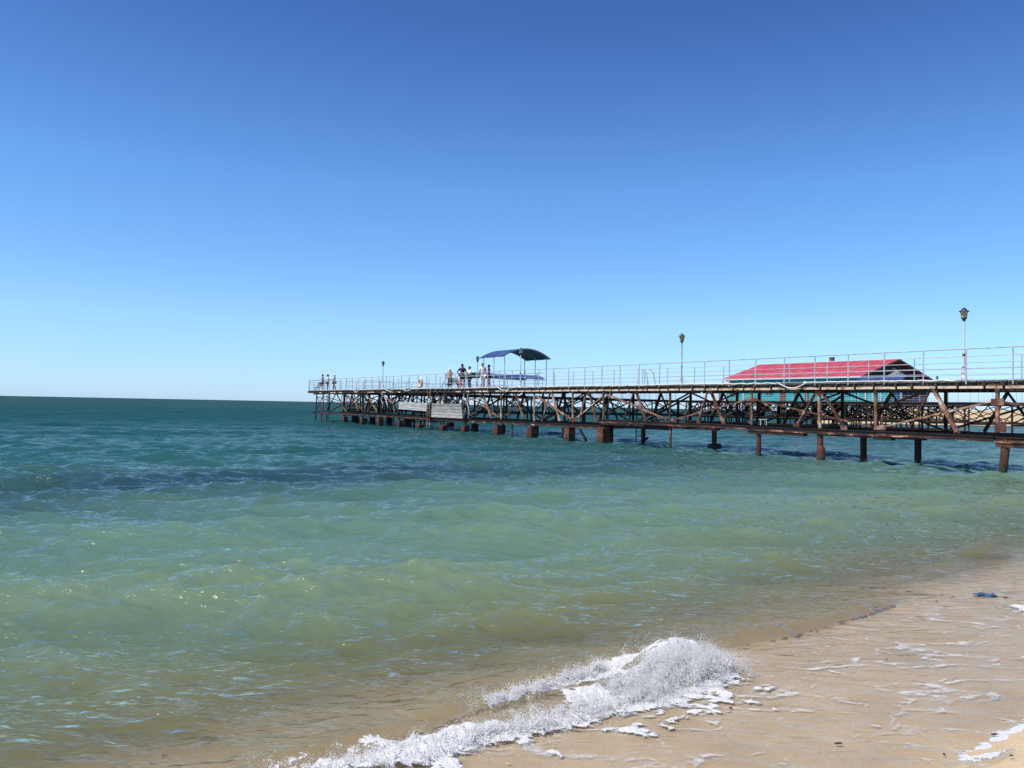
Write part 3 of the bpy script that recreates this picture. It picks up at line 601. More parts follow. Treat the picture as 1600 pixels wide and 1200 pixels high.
for b_ in [(539, 651, 657, 7.5), (567, 653, 659, 8), (594, 653, 661, 8.5), (625, 657, 664, 8), (656, 663, 667, 11), (693, 664, 670, 10), (727, 664, 673, 11), (778, 665, 678, 12), (831, 667, 681, 13), (889.6, 668, 687, 14), (942, 667, 690, 14.5)]: block(*b_)
for b_ in [(555, 648, 655, 9), (582, 650, 657, 7.5), (608, 650, 658, 8), (637, 652, 661, 10), (704, 660, 667, 9), (742, 662, 669, 9), (786, 664, 675, 6), (838, 665, 676, 6), (882, 668, 682, 6), (953, 668, 688, 8), (1116, 693, 700, 15)]: block(b_[0], b_[1], b_[2], b_[3], 2.8, 'rust_dark_shaded')
# broken stub leaning in the water, wreckage by the dark pile
mb = MB(); p_, q_ = PW(906, 671, 1.0), PW(914, 684.5, 1.0); mb.bar(p_, q_ + (q_-p_)*.3, .13, .1); part('broken_brace', mb, 'rust_dark_shaded')
mb = MB(); p_, q_ = PW(1004, 690, 3.0), PW(1012, 684, 3.0); mb.bar(p_, q_, .12, .1); part('broken_brace', mb, 'rust_dark_shaded')
# railings: top tube, thin rails and each post
def railing(w_, a0, a1, step, par, Pf, nth=4, phase=0.0, top=1.1, mats='rail', z0=DECK, th=.022):
    mb = MB(); mb.bar(Pf(a0, w_, z0+top), Pf(a1, w_, z0+top), .045, n=6)
    rl = mb.build('railing', M[mats], par)
    for k in range(nth):
        zz = z0 + top*(.16+.2*k); mb = MB(); mb.bar(Pf(a0, w_, zz), Pf(a1, w_, zz), th, n=5); mb.build('rail', M[mats], rl)
    a_ = a0+phase
    while a_ <= a1+.01:
        mb = MB(); mb.bar(Pf(a_, w_, z0-.02-(.12 if w_ < .1 and par is pier else 0)), Pf(a_, w_, z0+top), .05, n=6); mb.build('railing_post', M[mats], rl); a_ += step
    return rl
gap0, gap1 = az(692, 605)[0], az(700, 605)[0]
railing(-.09, A0+.05, az(688, 600)[0], 1.52, pier, P)
railing(-.09, az(694, 600)[0], A1, 1.52, pier, P, phase=.3)
g0, g1 = az(994, 600, 3.45)[0], az(1004, 600, 3.45)[0]
railing(3.45, A0+.05, g0, 2.05, pier, P, phase=.4)
railing(3.45, g1, A1, 2.05, pier, P, phase=.0)
# end railing
def PE(a_, w_, z_): return P(A0+.06+w_*0, a_, z_)
railing(0.5, 0, 3.4, 1.7, pier, lambda a_, w_, z_: P(A0+.06, a_, z_))
# ladder hoops at the back opening
for xx in (996, 1007):
    a_ = az(xx, 600, 3.5)[0]; mb = MB(); mb.tube([P(a_, 3.5, DECK), P(a_, 3.5, DECK+1.0), P(a_+.06, 3.56, DECK+1.12), P(a_+.25, 3.65, DECK+1.1), P(a_+.42, 3.8, DECK+.9), P(a_+.55, 3.9, DECK-.1)], .03); part('ladder_handrail', mb, 'rail')
# white hose looped along the deck edge
pts_ = []; a_ = A0+.3; aend = az(1498, 596)[0]
big_s = az(1219, 600)[0]; big_e = az(1266, 600)[0]; loops = [(az(560, 600)[0], .16), (az(612, 600)[0], .18), (az(640, 600)[0], .16), (az(792, 600)[0], .2)]
N_ = 900
for i in range(N_+1):
    t = i/N_; a_ = A0+2.5+(aend-A0-2.5)*t
    sg = .035*abs(math.sin((a_-A0)*math.pi/.76))*(.7+.5*math.sin(a_*.7)) * -1
    z_ = DECK + .02 + sg
    if big_s < a_ < big_e:
        q_ = (a_-big_s)/(big_e-big_s); z_ = DECK+.02 - .24*math.sin(q_*math.pi)
    for la, ld in loops:
        if abs(a_-la) < .8: z_ -= ld*max(0, 1-((a_-la)/.8)**2)
    pts_.append(P(a_, -.20 + .012*math.sin(a_*3), z_))
mb = MB(); mb.tube(pts_, .026, 6); hose = mb.build('hose', M['rope']); tag(hose, 'long white hose looped along the edge of the pier deck under the railing', 'hose')
# knotted rope hanging under the deck on the left
def hang(x, y0, y1, wob_, name='rope', lab='', r=.03):
    p_, q_ = PW(x, y0, -.08), PW(x+2, y1, -.08); pp = []
    for i in range(22):
        t = i/21; v = p_.lerp(q_, t); v = v + Vector((PA.x, PA.y, 0))*wob_*math.sin(t*11+x); pp.append(v)
    mb = MB(); mb.tube(pp, [r*(1+.6*math.sin(i*1.9)**2) for i in range(22)], 6); o = mb.build(name, M['rope']); tag(o, lab, 'rope')
hang(596, 612, 637, .13, r=.02, lab='knotted pale rope hanging under the deck, well left of the grey board panels')
hang(725, 614, 640, .08, r=.018, lab='pale rope holding up the tyre next to the wider grey boards')
hang(730, 616, 655, .08, lab='pale rope trailing down to the water on the right of the tyres', r=.02)
# ------------------------------------------------------------------ boards, ladders, steps, tyres on the pier front
def boards(x0, y0, x1, y1, n_, lab, drop=0.0):
    a0_, zt = az(x0, y0, -.16); a1_, _ = az(x1, y0, -.16); zb = az((x0+x1)/2, y1, -.16)[1]
    th = empty('board_panel', P((a0_+a1_)/2, -.16, zb), lab, 'board panel')
    h = (zt-zb)/n_
    for i in range(n_):
        z_ = zt - h*(i+.5); e0, e1 = random.uniform(-.03, .05), random.uniform(-.05, .05)
        mb = MB(); mb.bar(P(a0_+e0, -.17+random.uniform(-.01, .01), z_), P(a1_+e1, -.17, z_-drop), .04, h*.90); mb.build('plank', M['board'], th)
    for t in (.12, .88):
        a_ = a0_+(a1_-a0_)*t; mb = MB(); mb.bar(P(a_, -.115, zb-.05), P(a_, -.115, zt+.02), .07, .07); mb.build('batten', M['rust_dark_shaded'], th)
    return th
boards(623.5, 627.5, 667.5, 640, 4, 'panel of four weathered grey boards on the pier side, left of the ladder', .10)
boards(675, 630, 723, 653, 5, 'larger panel of five weathered grey boards on the pier side, right of the ladder', -.0)
def ladder(x, w_, y0, y1, wd, lab, mt='rail', along=True, zbot=None, step=.3, r=.03):
    a_, zt = az(x, y0, w_); zb = az(x, y1, w_)[1] if zbot is None else zbot
    th = empty('ladder', P(a_, w_, zb), lab, 'ladder')
    for s_ in (-1, 1):
        mb = MB(); mb.bar(P(a_+s_*wd/2, w_, zb), P(a_+s_*wd/2, w_, zt), r*2, n=6); mb.build('side_rail', M[mt], th)
    z_ = zb+.2
    while z_ < zt:
        mb = MB(); mb.bar(P(a_-wd/2, w_, z_), P(a_+wd/2, w_, z_), r*1.4, n=6); mb.build('rung', M[mt], th); z_ += step
ladder(670.5, -.2, 608, 668, .42, 'pale metal ladder between the two grey board panels', 'rust_pale', zbot=-.3)
ladder(512.5, .3, 612, 655, .4, 'thin dark ladder under the far left end of the pier', 'rust_dark_shaded', zbot=-.3)
ladder(999, 3.6, 640, 690, .5, 'thin dark bathing ladder behind the dark pile with wreckage', 'rust_dark_shaded', zbot=-.3, step=.5)
# steps down from the deck opening
aT, aB = az(704, 606, .5)[0], az(681, 640, .5)[0]
th = empty('steps', P(aB, .6, 1.3), 'steel steps leading down from the deck opening behind the grey boards', 'steps')
zT, zB = DECK-.05, 1.55
for k in range(8):
    t = (k+.5)/8; mb = MB(); mb.box(P(aT+(aB-aT)*t, .75, zT+(zB-zT)*t), (.24, .9, .035), rz=rzp); mb.build('tread', M['rust_pale'], th)
for w_ in (.3, 1.2):
    mb = MB(); mb.bar(P(aT, w_, zT), P(aB, w_, zB), .05, .16); mb.build('stringer', M['rust_pale'], th)
    mb = MB(); mb.tube([P(aB-.1, w_, zB), P(aB-.1, w_, zB+.85), P(aB+.1, w_, zB+1.0), P((aT*.6+aB*.4), w_, (zT*.6+zB*.4)+1.0), P(aT-.15, w_, DECK+1.0), P(aT+.05, w_, DECK+1.05)], .03); mb.build('handrail', M['rail'], th)
def torus(R1, r, n1=24, n2=10):
    vs, fs = [], []
    for i in range(n1):
        for j in range(n2):
            A_, B_ = 2*math.pi*i/n1, 2*math.pi*j/n2
            vs.append(((R1+r*math.cos(B_))*math.cos(A_), r*1.15*math.sin(B_), (R1+r*math.cos(B_))*math.sin(A_)))
            fs.append([i*n2+j, ((i+1) % n1)*n2+j, ((i+1) % n1)*n2+(j+1) % n2, i*n2+(j+1) % n2])
    return mesh_from('ring', vs, fs, True)
t_me = torus(.28, .10)
for (x, y, lab) in [(724, 632.5, 'upper grey rubber tyre hanging as a fender right of the wider grey boards'), (726, 647, 'lower black tyre hanging just under the other one right of the wider grey boards')]:
    o = link('tyre', t_me, M['rubber']); o.location = PW(x, y, -.22); o.rotation_euler = (0, 0, rzp-.35); tag(o, lab, 'tyre', 'tyres hung as fenders')
o = link('tyre', t_me, M['rubber']); o.location = PW(598, 629, .4); o.rotation_euler = (0, 0, rzp); tag(o, 'black tyre hanging under the deck behind the knotted pale rope', 'tyre', 'tyres hung as fenders')
lb = empty('lifebuoy', PW(657, 598, -.15), 'faded cream lifebuoy hung on the pier railing above the narrower grey boards', 'lifebuoy', rz=R(-66))
o = link('ring', torus(.32, .09), M['cream'], lb)
mb = MB()
for k in range(4):
    A_ = math.pi/4+k*math.pi/2; c_ = Vector((.32*math.cos(A_), 0, .32*math.sin(A_))); mb.box(c_, (.12, .23, .12), rot=Matrix.Rotation(-A_, 3, 'Y'))
me = bpy.data.meshes.new('band'); me.from_pydata([tuple(v) for v in mb.v], [], mb.f); link('band', me, M['white'], lb)
me = mesh_from('backing', [(.3*math.cos(i*math.pi/8), .03, .3*math.sin(i*math.pi/8)) for i in range(16)]+[(.3*math.cos(i*math.pi/8), .06, .3*math.sin(i*math.pi/8)) for i in range(16)], [list(range(16)), list(range(16, 32))[::-1]]+[[i, i+16, (i+1) % 16+16, (i+1) % 16] for i in range(16)])
link('backing', me, M['cream'], lb)
# white stool frame left on the lower walkway
st = empty('stool', PW(1191.5, 662, .5), 'small white tubular stool frame standing on the lower walkway below the red roof', 'stool', rz=rzp)
st.location.z = 1.37
for sx in (-1, 1):
    for sy in (-1, 1):
        mb = MB(); mb.bar(st.location+Vector((sx*.13, sy*.13, 0)), st.location+Vector((sx*.12, sy*.12, .26)), .03, n=6); mb.build('leg', M['white'], st)
mb = MB(); L0 = st.location
for p_, q_ in (((-.13, -.13), (.13, -.13)), ((.13, -.13), (.13, .13)), ((.13, .13), (-.13, .13)), ((-.13, .13), (-.13, -.13))): mb.bar(L0+Vector((p_[0], p_[1], .25)), L0+Vector((q_[0], q_[1], .25)), .035, n=6)
mb.build('seat_frame', M['white'], st); st.rotation_euler = (0, 0, 0)

# ------------------------------------------------------------------ street lamps on the pier
def make_lamp(loc, lab, H=2.62, glass='lampwhite', cone=True, scale=1.0):
    th = empty('street_lamp', loc, lab, 'lamp', 'lantern lamps along the piers')
    L_ = Vector(loc); s_ = scale
    mb = MB(); mb.lathe(L_, [(.13, 0), (.13, .03), (.10, .05), (.085, .35), (.055, .52), (.05, .55)], 12); mb.build('base', M['pole'], th)
    mb = MB(); mb.lathe(L_, [(.037, .54), (.034, H-.45)], 10); mb.build('pole', M['pole'], th)
    mb = MB(); mb.lathe(L_, [(.05, .88), (.055, .92), (.05, .96)], 10); mb.build('collar', M['lampdark'], th)
    mb = MB(); mb.lathe(L_, [(.035, H-.50), (.055, H-.47), (.05, H-.44), (.085, H-.41), (.095, H-.37)], 12); mb.build('lantern_holder', M['lampdark'], th)
    mb = MB(); mb.lathe(L_, [(.088, H-.37), (.125, H-.14), (.12, H-.135)], 6, False); ln = mb.build('lantern_glass', M[glass], th)
    mb = MB()
    for k in range(6):
        A_ = 2*math.pi*k/6; mb.bar(L_+Vector((.092*math.cos(A_), .092*math.sin(A_), H-.37)), L_+Vector((.13*math.cos(A_), .13*math.sin(A_), H-.14)), .012)
    mb.build('lantern_frame', M['lampdark'], th)
    mb = MB(); mb.lathe(L_, [(.175, H-.155), (.165, H-.135), (.09, H-.085), (.075, H-.05), (.045, H-.025), (.02, H-.015), (.015, H)], 12); mb.build('lantern_cap', M['lampdark'], th)
    return th
for (x, w_, lab, gl_) in [(1505.5, .35, 'tall lantern lamp nearest the shore with yellowed glass, at the right of the photo', 'lampglass'), (1064.5, .5, 'lantern lamp on a pale pole standing left of the red-roofed building', 'lampglass'), (813, .4, 'lantern lamp standing in front of the dark underside of the blue canopy', 'lampwhite'), (745.5, 3.0, 'lantern lamp standing between the people, just left of the blue canopy', 'lampwhite'), (598, 1.0, 'lantern lamp standing alone between the lifebuoy and the three people at the pier end', 'lampglass')]:
    v = PW(x, 600, w_); make_lamp((v.x, v.y, DECK), lab, glass=gl_)

# ------------------------------------------------------------------ blue canopies
def canopy(orig, ax, ay, length, width, z_eave, rise, lab, posts, zdeck, nrib=4):
    """barrel canopy: ax along the ridge, ay across"""
    th = empty('canopy', (orig.x, orig.y, zdeck), lab, 'canopy', 'blue barrel canopies')
    ax, ay = Vector((ax.x, ax.y, 0)), Vector((ay.x, ay.y, 0)); n_ = 14; m_ = 12
    def pt(u, v, off=0):
        t = 2*v-1; z = z_eave + rise*(1-t*t) - .04*math.sin(u*nrib*math.pi)**2*(1-t*t*.3) + off
        return Vector((orig.x, orig.y, 0)) + ax*(u*length) + ay*(v*width) + Vector((0, 0, z))
    vs = [pt(i/m_, j/n_) for i in range(m_+1) for j in range(n_+1)] + [pt(i/m_, j/n_, -.02) for i in range(m_+1) for j in range(n_+1)]
    o_ = (m_+1)*(n_+1); fs = []
    for i in range(m_):
        for j in range(n_):
            q_ = [i*(n_+1)+j, (i+1)*(n_+1)+j, (i+1)*(n_+1)+j+1, i*(n_+1)+j+1]; fs += [q_, [k+o_ for k in q_[::-1]]]
    for i in range(m_):
        for j in (0, n_): fs.append([i*(n_+1)+j, (i+1)*(n_+1)+j, (i+1)*(n_+1)+j+o_, i*(n_+1)+j+o_])
    for j in range(n_):
        for i in (0, m_): fs.append([i*(n_+1)+j, i*(n_+1)+j+1, i*(n_+1)+j+1+o_, i*(n_+1)+j+o_])
    mb = MB(); mb.add(vs, fs, True); mb.build('canvas', M['canvas'], th)
    for u_ in (0.02, .5, .98):
        mb = MB(); mb.tube([pt(u_, j/10, -.05) for j in range(11)], .022, 6); mb.build('arch_tube', M['rail'], th)
    for u_ in posts:
        for v_ in (.06, .94):
            p_ = pt(u_, v_, -.05); mb = MB(); mb.bar((p_.x, p_.y, zdeck), p_, .055, n=8); mb.build('pole', M['rail'], th)
    return th
PA3 = PA; aF1, aF2 = az(786, 556, .1)[0], az(749, 559, .1)[0]
o_ = P(aF2, .12, 0)
canopy(o_, PA, PN, aF1-aF2, 3.95, DECK+2.12, .62, 'blue barrel canopy on thin poles over the near pier, beside the group of people', (.06, .5, .94), DECK)
# bench under canopy / in the group / at the head
def bench(a_, w_, L_, lab, table=False, par_rz=rzp):
    c = P(a_, w_, DECK); th = empty('bench', c, lab, 'bench', None)
    rz = rzp; X_ = Vector((PA.x, PA.y, 0)); Y_ = Vector((PN.x, PN.y, 0))
    for k in range(3):
        mb = MB(); mb.box(c+Y_*(-.16+.15*k)+Vector((0, 0, .45)), (L_, .12, .035), rz=rz); mb.build('seat_slat', M['wooddark'], th)
    for k in range(3):
        mb = MB(); mb.box(c+Y_*(.26+.03*k)+Vector((0, 0, .62+.13*k)), (L_, .03, .11), rz=rz); mb.build('back_slat', M['wooddark'], th)
    for s_ in (-1, 1):
        for (p_, q_) in (((-.2, 0), (.12, .45)), ((.18, 0), (-.15, .44)), ((.1, .3), (.34, .95))):
            mb = MB(); mb.bar(c+X_*s_*(L_/2-.15)+Y_*p_[0]+Vector((0, 0, p_[1])), c+X_*s_*(L_/2-.15)+Y_*q_[0]+Vector((0, 0, q_[1])), .04); mb.build('leg', M['lampdark'], th)
    return th
bench(az(710, 600, 2.6)[0], 2.5, 1.9, 'dark slatted bench behind the shirtless man in the white cap')
bench(az(493, 600, 1.2)[0], 1.4, 1.25, 'dark slatted bench at the far left end of the pier')

# ------------------------------------------------------------------ cross pier and far pier
def truss_pier(name, lab, Pf, a0, a1, W, bay=4.0, rz=0.0, dens=1):
    th = empty(name, Pf((a0+a1)/2, W/2, 0), lab, 'pier')
    mb = MB(); x_ = a0
    mb.bar(Pf(a0, W/2, DECK-.04), Pf(a1, W/2, DECK-.04), W+.3, .07); mb.build('deck_boards', M['deck'], th)
    n_ = int((a1-a0)/bay); b_ = (a1-a0)/n_
    for w_ in (0.0, W):
        mb = MB(); mb.bar(Pf(a0, w_, DECK-.2), Pf(a1, w_, DECK-.2), .10, .22); mb.build('edge_beam', M['rust_dark_shaded'], th)
        mb = MB(); mb.bar(Pf(a0, w_, 1.25), Pf(a1, w_, 1.25), .14, .16); mb.build('lower_chord', M['rust_dark_shaded'], th)
    for i in range(n_+1):
        a_ = a0+i*b_
        for w_ in (0.0, W):
            mb = MB(); mb.bar(Pf(a_, w_, DECK-.3), Pf(a_, w_, -1.5), .2, n=6); mb.build('post', M['rust_dark_shaded' if i % 4 else 'rust_pale'], th)
            if i < n_:
                e = .03 if w_ == 0 else -.03
                for (p_, q_, o_, tt) in ((0, 1, 0, .09), (1, 0, .07, .09), (.5, .2, .03, .08), (.5, .8, .03, .08)):
                    mb = MB(); mb.bar(Pf(a_+b_*p_, w_+e+o_, DECK-.34), Pf(a_+b_*q_, w_+e+o_, 1.35), tt, .07); mb.build('diagonal_brace', M['rust_dark_shaded' if (i+int(p_*2)+int(w_)) % 5 else 'rust'], th)
        mb = MB(); mb.bar(Pf(a_, 0, 1.08), Pf(a_, W, 1.08), .14, .14); mb.build('cross_beam', M['rust_dark_shaded'], th)
        if dens > 1 or i % 2:
            mb = MB(); mb.bar(Pf(a_, .1, 1.2), Pf(a_, W-.1, DECK-.4), .09, .09); mb.build('diagonal_brace', M['rust_dark_shaded'], th)
        if i % 2 == 0:
            c = Pf(a_, 0, 0); mb = MB(); mb.box((c.x, c.y, -.5), (.75, .75, 1.9), rz=rzp); mb.build('footing_block', M['block'], th)
    return th
# the cross pier runs along PN from the head of the near one; its local 'a' is w, its local 'w' is -a
PX = lambda a_, w_, z_: P(-34.0 - w_, a_, z_)
xp = truss_pier('pier', 'cross pier joining the far ends of the two long piers, seen through the near truss', PX, 3.9, 49.5, 5.2, 4.1)
railing(-.05, 4, 49.4, 1.6, xp, PX, nth=3); railing(5.2, 4, 49.4, 2.0, xp, PX, nth=3)
PF = lambda a_, w_, z_: P(a_, 50 + w_, z_)
fp = truss_pier('pier', 'far pier parallel to the near one, carrying the teal building', PF, -39, 46, 6.0, 4.2)
railing(-.05, -38.9, 46, 1.9, fp, PF, nth=3, th=.03); railing(6.0, -10, 46, 2.2, fp, PF, nth=2)
# platform under the building
PB = lambda a_, w_, z_: P(a_, 56.6 + w_, z_)
pf = truss_pier('pier_platform', 'wide trussed platform under the teal building', PB, -39, -11, 23, 3.1, dens=2)
for w_ in (4, 8, 12, 16, 19.5):
    for i in range(10):
        a_ = -38.5+i*3
        mb = MB(); mb.bar(PB(a_, w_, DECK-.2), PB(a_, w_, -1.5), .22, n=6); mb.build('post', M['rust_dark_shaded'], pf)
        mb = MB(); mb.bar(PB(a_, w_, DECK-.3), PB(a_+3, w_, 1.2), .1, .1); mb.build('diagonal_brace', M['rust_dark_shaded'], pf)
        mb = MB(); mb.bar(PB(a_+1.5, w_, DECK-.3), PB(a_-1, w_, 1.2), .1, .1); mb.build('diagonal_brace', M['rust'], pf)
# canopies on the cross pier and by the building
p_ = P(-38.8, 18.6, 0)
canopy(p_, PN, PA, 9.0, 4.2, DECK+2.05, .55, 'long low blue canopy on the cross pier, behind the group of people', (.03, .35, .68, .97), DECK)
p_ = P(-9.6, 52.3, 0)
canopy(p_, PA, PN, 5.4, 3.8, DECK+2.35, .55, 'blue canopy in front of the dark gable of the teal building', (.05, .5, .95), DECK)
# grey pyramid tent behind that canopy
tc = P(-8.4, 58.5, DECK); th = empty('tent', tc, 'grey pyramid tent peak behind the blue canopy by the gable', 'tent')
hh = [tc+Vector((PA.x*i+PN.x*j, PA.y*i+PN.y*j, 2.7)) for i, j in ((-1.2, -1.2), (1.2, -1.2), (1.2, 1.2), (-1.2, 1.2))]; ap = tc+Vector((0, 0, 3.75))
mb = MB(); mb.add(hh+[ap]+[v-Vector((0, 0, .25)) for v in hh], [[0, 1, 4], [1, 2, 4], [2, 3, 4], [3, 0, 4], [0, 5, 6, 1], [1, 6, 7, 2], [2, 7, 8, 3], [3, 8, 5, 0], [5, 8, 7, 6]]); mb.build('roof_cloth', M['greycanvas'], th)
for v in hh: mb = MB(); mb.bar((v.x, v.y, DECK), v-Vector((0, 0, .2)), .07, n=6); mb.build('pole', M['rail'], th)
v = P(az(1464, 600, 51)[0], 51, DECK); make_lamp(v, 'small distant lantern lamp on the far pier, right of the red roof')

# ------------------------------------------------------------------ teal building
BA0, BA1, BW0, BW1 = -36.0, -15.2, 61.0, 77.0
EV = CAM_Z + 4.5; PK = CAM_Z + 6.95
bld = empty('building', P((BA0+BA1)/2, (BW0+BW1)/2, DECK), 'long teal building with a red metal roof standing on the far pier', 'building')
def bpart(name, mb, mat, parent=bld, **k): return mb.build(name, M[mat], parent, **k)
mid = (BW0+BW1)/2
wall_h = EV - DECK
mb = MB(); mb.bar(P(BA0, BW0+.15, DECK+wall_h/2), P(BA1, BW0+.15, DECK+wall_h/2), .22, wall_h); wall = bpart('wall', mb, 'teal')
# horizontal weatherboards, each one a piece
nb = 11
for i in range(nb):
    z_ = DECK + wall_h*(i+.5)/nb
    mb = MB(); mb.bar(P(BA0-.02, BW0+.02, z_), P(BA1+.02, BW0+.02, z_), .045, wall_h/nb-.035); bpart('weatherboard', mb, 'teal', wall)
mb = MB(); mb.bar(P(BA0, BW1, DECK+wall_h/2), P(BA1, BW1, DECK+wall_h/2), .22, wall_h); bpart('wall', mb, 'teal')
for a_, mt in ((BA0+.12, 'teal'), (BA1-.12, 'gable')):
    vs = [P(a_+o, w, z) for o in (-.1, .1) for w, z in ((BW0+.3, DECK), (BW1-.3, DECK), (BW1-.3, EV-.05), (mid, PK-.22), (BW0+.3, EV-.05))]
    mb = MB(); mb.add(vs, [[0, 1, 2, 3, 4], [9, 8, 7, 6, 5]]+[[i, i+5, (i+1) % 5+5, (i+1) % 5] for i in range(5)]); gw = bpart('gable_wall', mb, 'gable' if mt == 'gable' else 'teal')
    if mt == 'gable':
        for i in range(20):
            w = BW0+.7+i*(BW1-BW0-1.4)/19; top = EV-.2+(PK-EV)*(1-abs(w-mid)/((BW1-BW0)/2))
            mb = MB(); mb.bar(P(a_+.14, w, EV-1.2), P(a_+.14, w, top-.12), .05, .05); bpart('gable_batten', mb, 'gable', gw)
        mb = MB(); mb.bar(P(a_+.2, mid-.4, EV+.95), P(a_+.2, mid+.4, EV+.95), .06, .7); bpart('attic_vent', mb, 'glass', gw)
# roof: standing seam sheets, every sheet a piece
ov = .42
def roofpt(a_, t, side, off=0.0):
    half = (BW1-BW0)/2+ov; w = mid - side*half*(1-t); z = PK + (EV-.08-PK)*(1-t) + off
    return P(a_, w, z)
RA0, RA1 = BA0-.45, BA1+.9
for side in (1, -1):
    mb = MB(); vs = [roofpt(RA0, 0, side, -.1), roofpt(RA1, 0, side, -.1), roofpt(RA1, 1, side, -.1), roofpt(RA0, 1, side, -.1), roofpt(RA0, 0, side), roofpt(RA1, 0, side), roofpt(RA1, 1, side), roofpt(RA0, 1, side)]
    mb.add(vs, [[0, 1, 2, 3], [4, 7, 6, 5], [0, 4, 5, 1], [1, 5, 6, 2], [2, 6, 7, 3], [3, 7, 4, 0]]); rf = bpart('roof', mb, 'redroof')
    ns = 22
    for row in range(2):
        for i in range(ns):
            a_, b_ = RA0+(RA1-RA0)*i/ns, RA0+(RA1-RA0)*(i+1)/ns
            t0, t1 = (0.0, .52) if row == 0 else (.5, 1.0)
            jz = .012+.014*row+random.uniform(0, .012)
            mb = MB()
            mb.add([roofpt(a_+.002, t0, side, jz+.0), roofpt(b_-.002, t0, side, jz), roofpt(b_-.002, t1, side, jz), roofpt(a_+.002, t1, side, jz)], [[0, 1, 2, 3]])
            mb.bar(roofpt(b_-.03, t0, side, jz+.004), roofpt(b_-.03, t1, side, jz+.004), .03, .014)
            bpart('roof_sheet', mb, 'redroof', rf)
    mb = MB(); mb.bar(roofpt(RA0, 0, side, -.07), roofpt(RA1, 0, side, -.07), .06, .22); bpart('fascia', mb, 'white')
    for a_ in (RA0, RA1):
        mb = MB(); mb.bar(roofpt(a_, 0, side, -.10), roofpt(a_, 1, side, -.10), .05, .2); bpart('bargeboard', mb, 'brown')
mb = MB(); mb.bar(P(RA0, mid, PK+.03), P(RA1, mid, PK+.03), .4, .08); bpart('ridge_cap', mb, 'redroof')
a_c = -24.5
c = P(a_c, mid+.5, PK+.02); mb = MB(); mb.box(c, (.5, .5, 1.1), rz=rzp); mb.box(c+Vector((0, 0, .58)), (.62, .62, .1), rz=rzp); bpart('chimney', mb, 'brick')
def wa(x): return az(x, 610, BW0)[0]
for x0, x1 in ((1218, 1228), (1258, 1264), (1184, 1190)):
    mb = MB(); mb.bar(P(wa(x0), BW0-.03, DECK+1.05), P(wa(x1), BW0-.03, DECK+1.05), .07, 2.1); d_ = bpart('door', mb, 'brown')
    for i in (.3, .7): mb = MB(); a_ = wa(x0)+(wa(x1)-wa(x0))*i; mb.bar(P(a_, BW0-.08, DECK+.7), P(a_, BW0-.08, DECK+1.8), .3, .03); bpart('door_panel', mb, 'brown', d_)
for x0, x1 in ((1140, 1156), (1196, 1208), (1290, 1302), (1318, 1332), (1240, 1250)):
    mb = MB(); mb.bar(P(wa(x0), BW0-.03, DECK+1.5), P(wa(x1), BW0-.03, DECK+1.5), .07, 1.1); w_ = bpart('window', mb, 'glass')
    for zz in (.92, 2.08): mb = MB(); mb.bar(P(wa(x0)-.05, BW0-.06, DECK+zz), P(wa(x1)+.05, BW0-.06, DECK+zz), .08, .08); bpart('window_frame', mb, 'teal', w_)
    for t in (0, .5, 1): mb = MB(); a_ = wa(x0)+(wa(x1)-wa(x0))*t; mb.bar(P(a_, BW0-.06, DECK+.94), P(a_, BW0-.06, DECK+2.06), .08, .08); bpart('window_frame', mb, 'teal', w_)
for x in (1162, 1128.5, 1353): mb = MB(); mb.bar(P(wa(x), BW0-.06, DECK), P(wa(x), BW0-.06, EV-.1), .18, n=6); bpart('corner_post', mb, 'white')
for x, s_ in ((1140, .85), (1162, .35), (1184, .38), (1261, .42)):
    v = P(wa(x), BW0-.3, DECK+2.55); mb = MB(); mb.box(v, (s_, .4, s_*.8), rz=rzp); mb.box(v-Vector((PN.x, PN.y, 0))*.21, (s_*.6, .03, s_*.55), rz=rzp); bpart('air_conditioner', mb, 'white')
# lit lower lean-to of the building to the right
mb = MB(); mb.bar(P(BA1+.1, BW0+1.5, DECK+1.1), P(BA1+4.2, BW0+1.5, DECK+1.1), 2.6, 2.2); ann = bpart('annex', mb, 'teal')
for i in range(5): mb = MB(); mb.bar(P(BA1+.1+i, BW0+.18, DECK+1.1), P(BA1+.16+i, BW0+.18, DECK+1.1), .06, 2.2); bpart('annex_post', mb, 'white', ann)
wb = empty('storage_box', P(az(1122, 620, 52)[0], 52, DECK), 'small white box standing on the far pier left of the teal building', 'box')
mb = MB(); mb.box(wb.location+Vector((0, 0, .5)), (.9, .7, 1.0), rz=rzp); mb.build('box_body', M['white'], wb)
mb = MB(); mb.box(wb.location+Vector((0, 0, 1.03)), (1.0, .8, .06), rz=rzp); mb.build('lid', M['white'], wb)

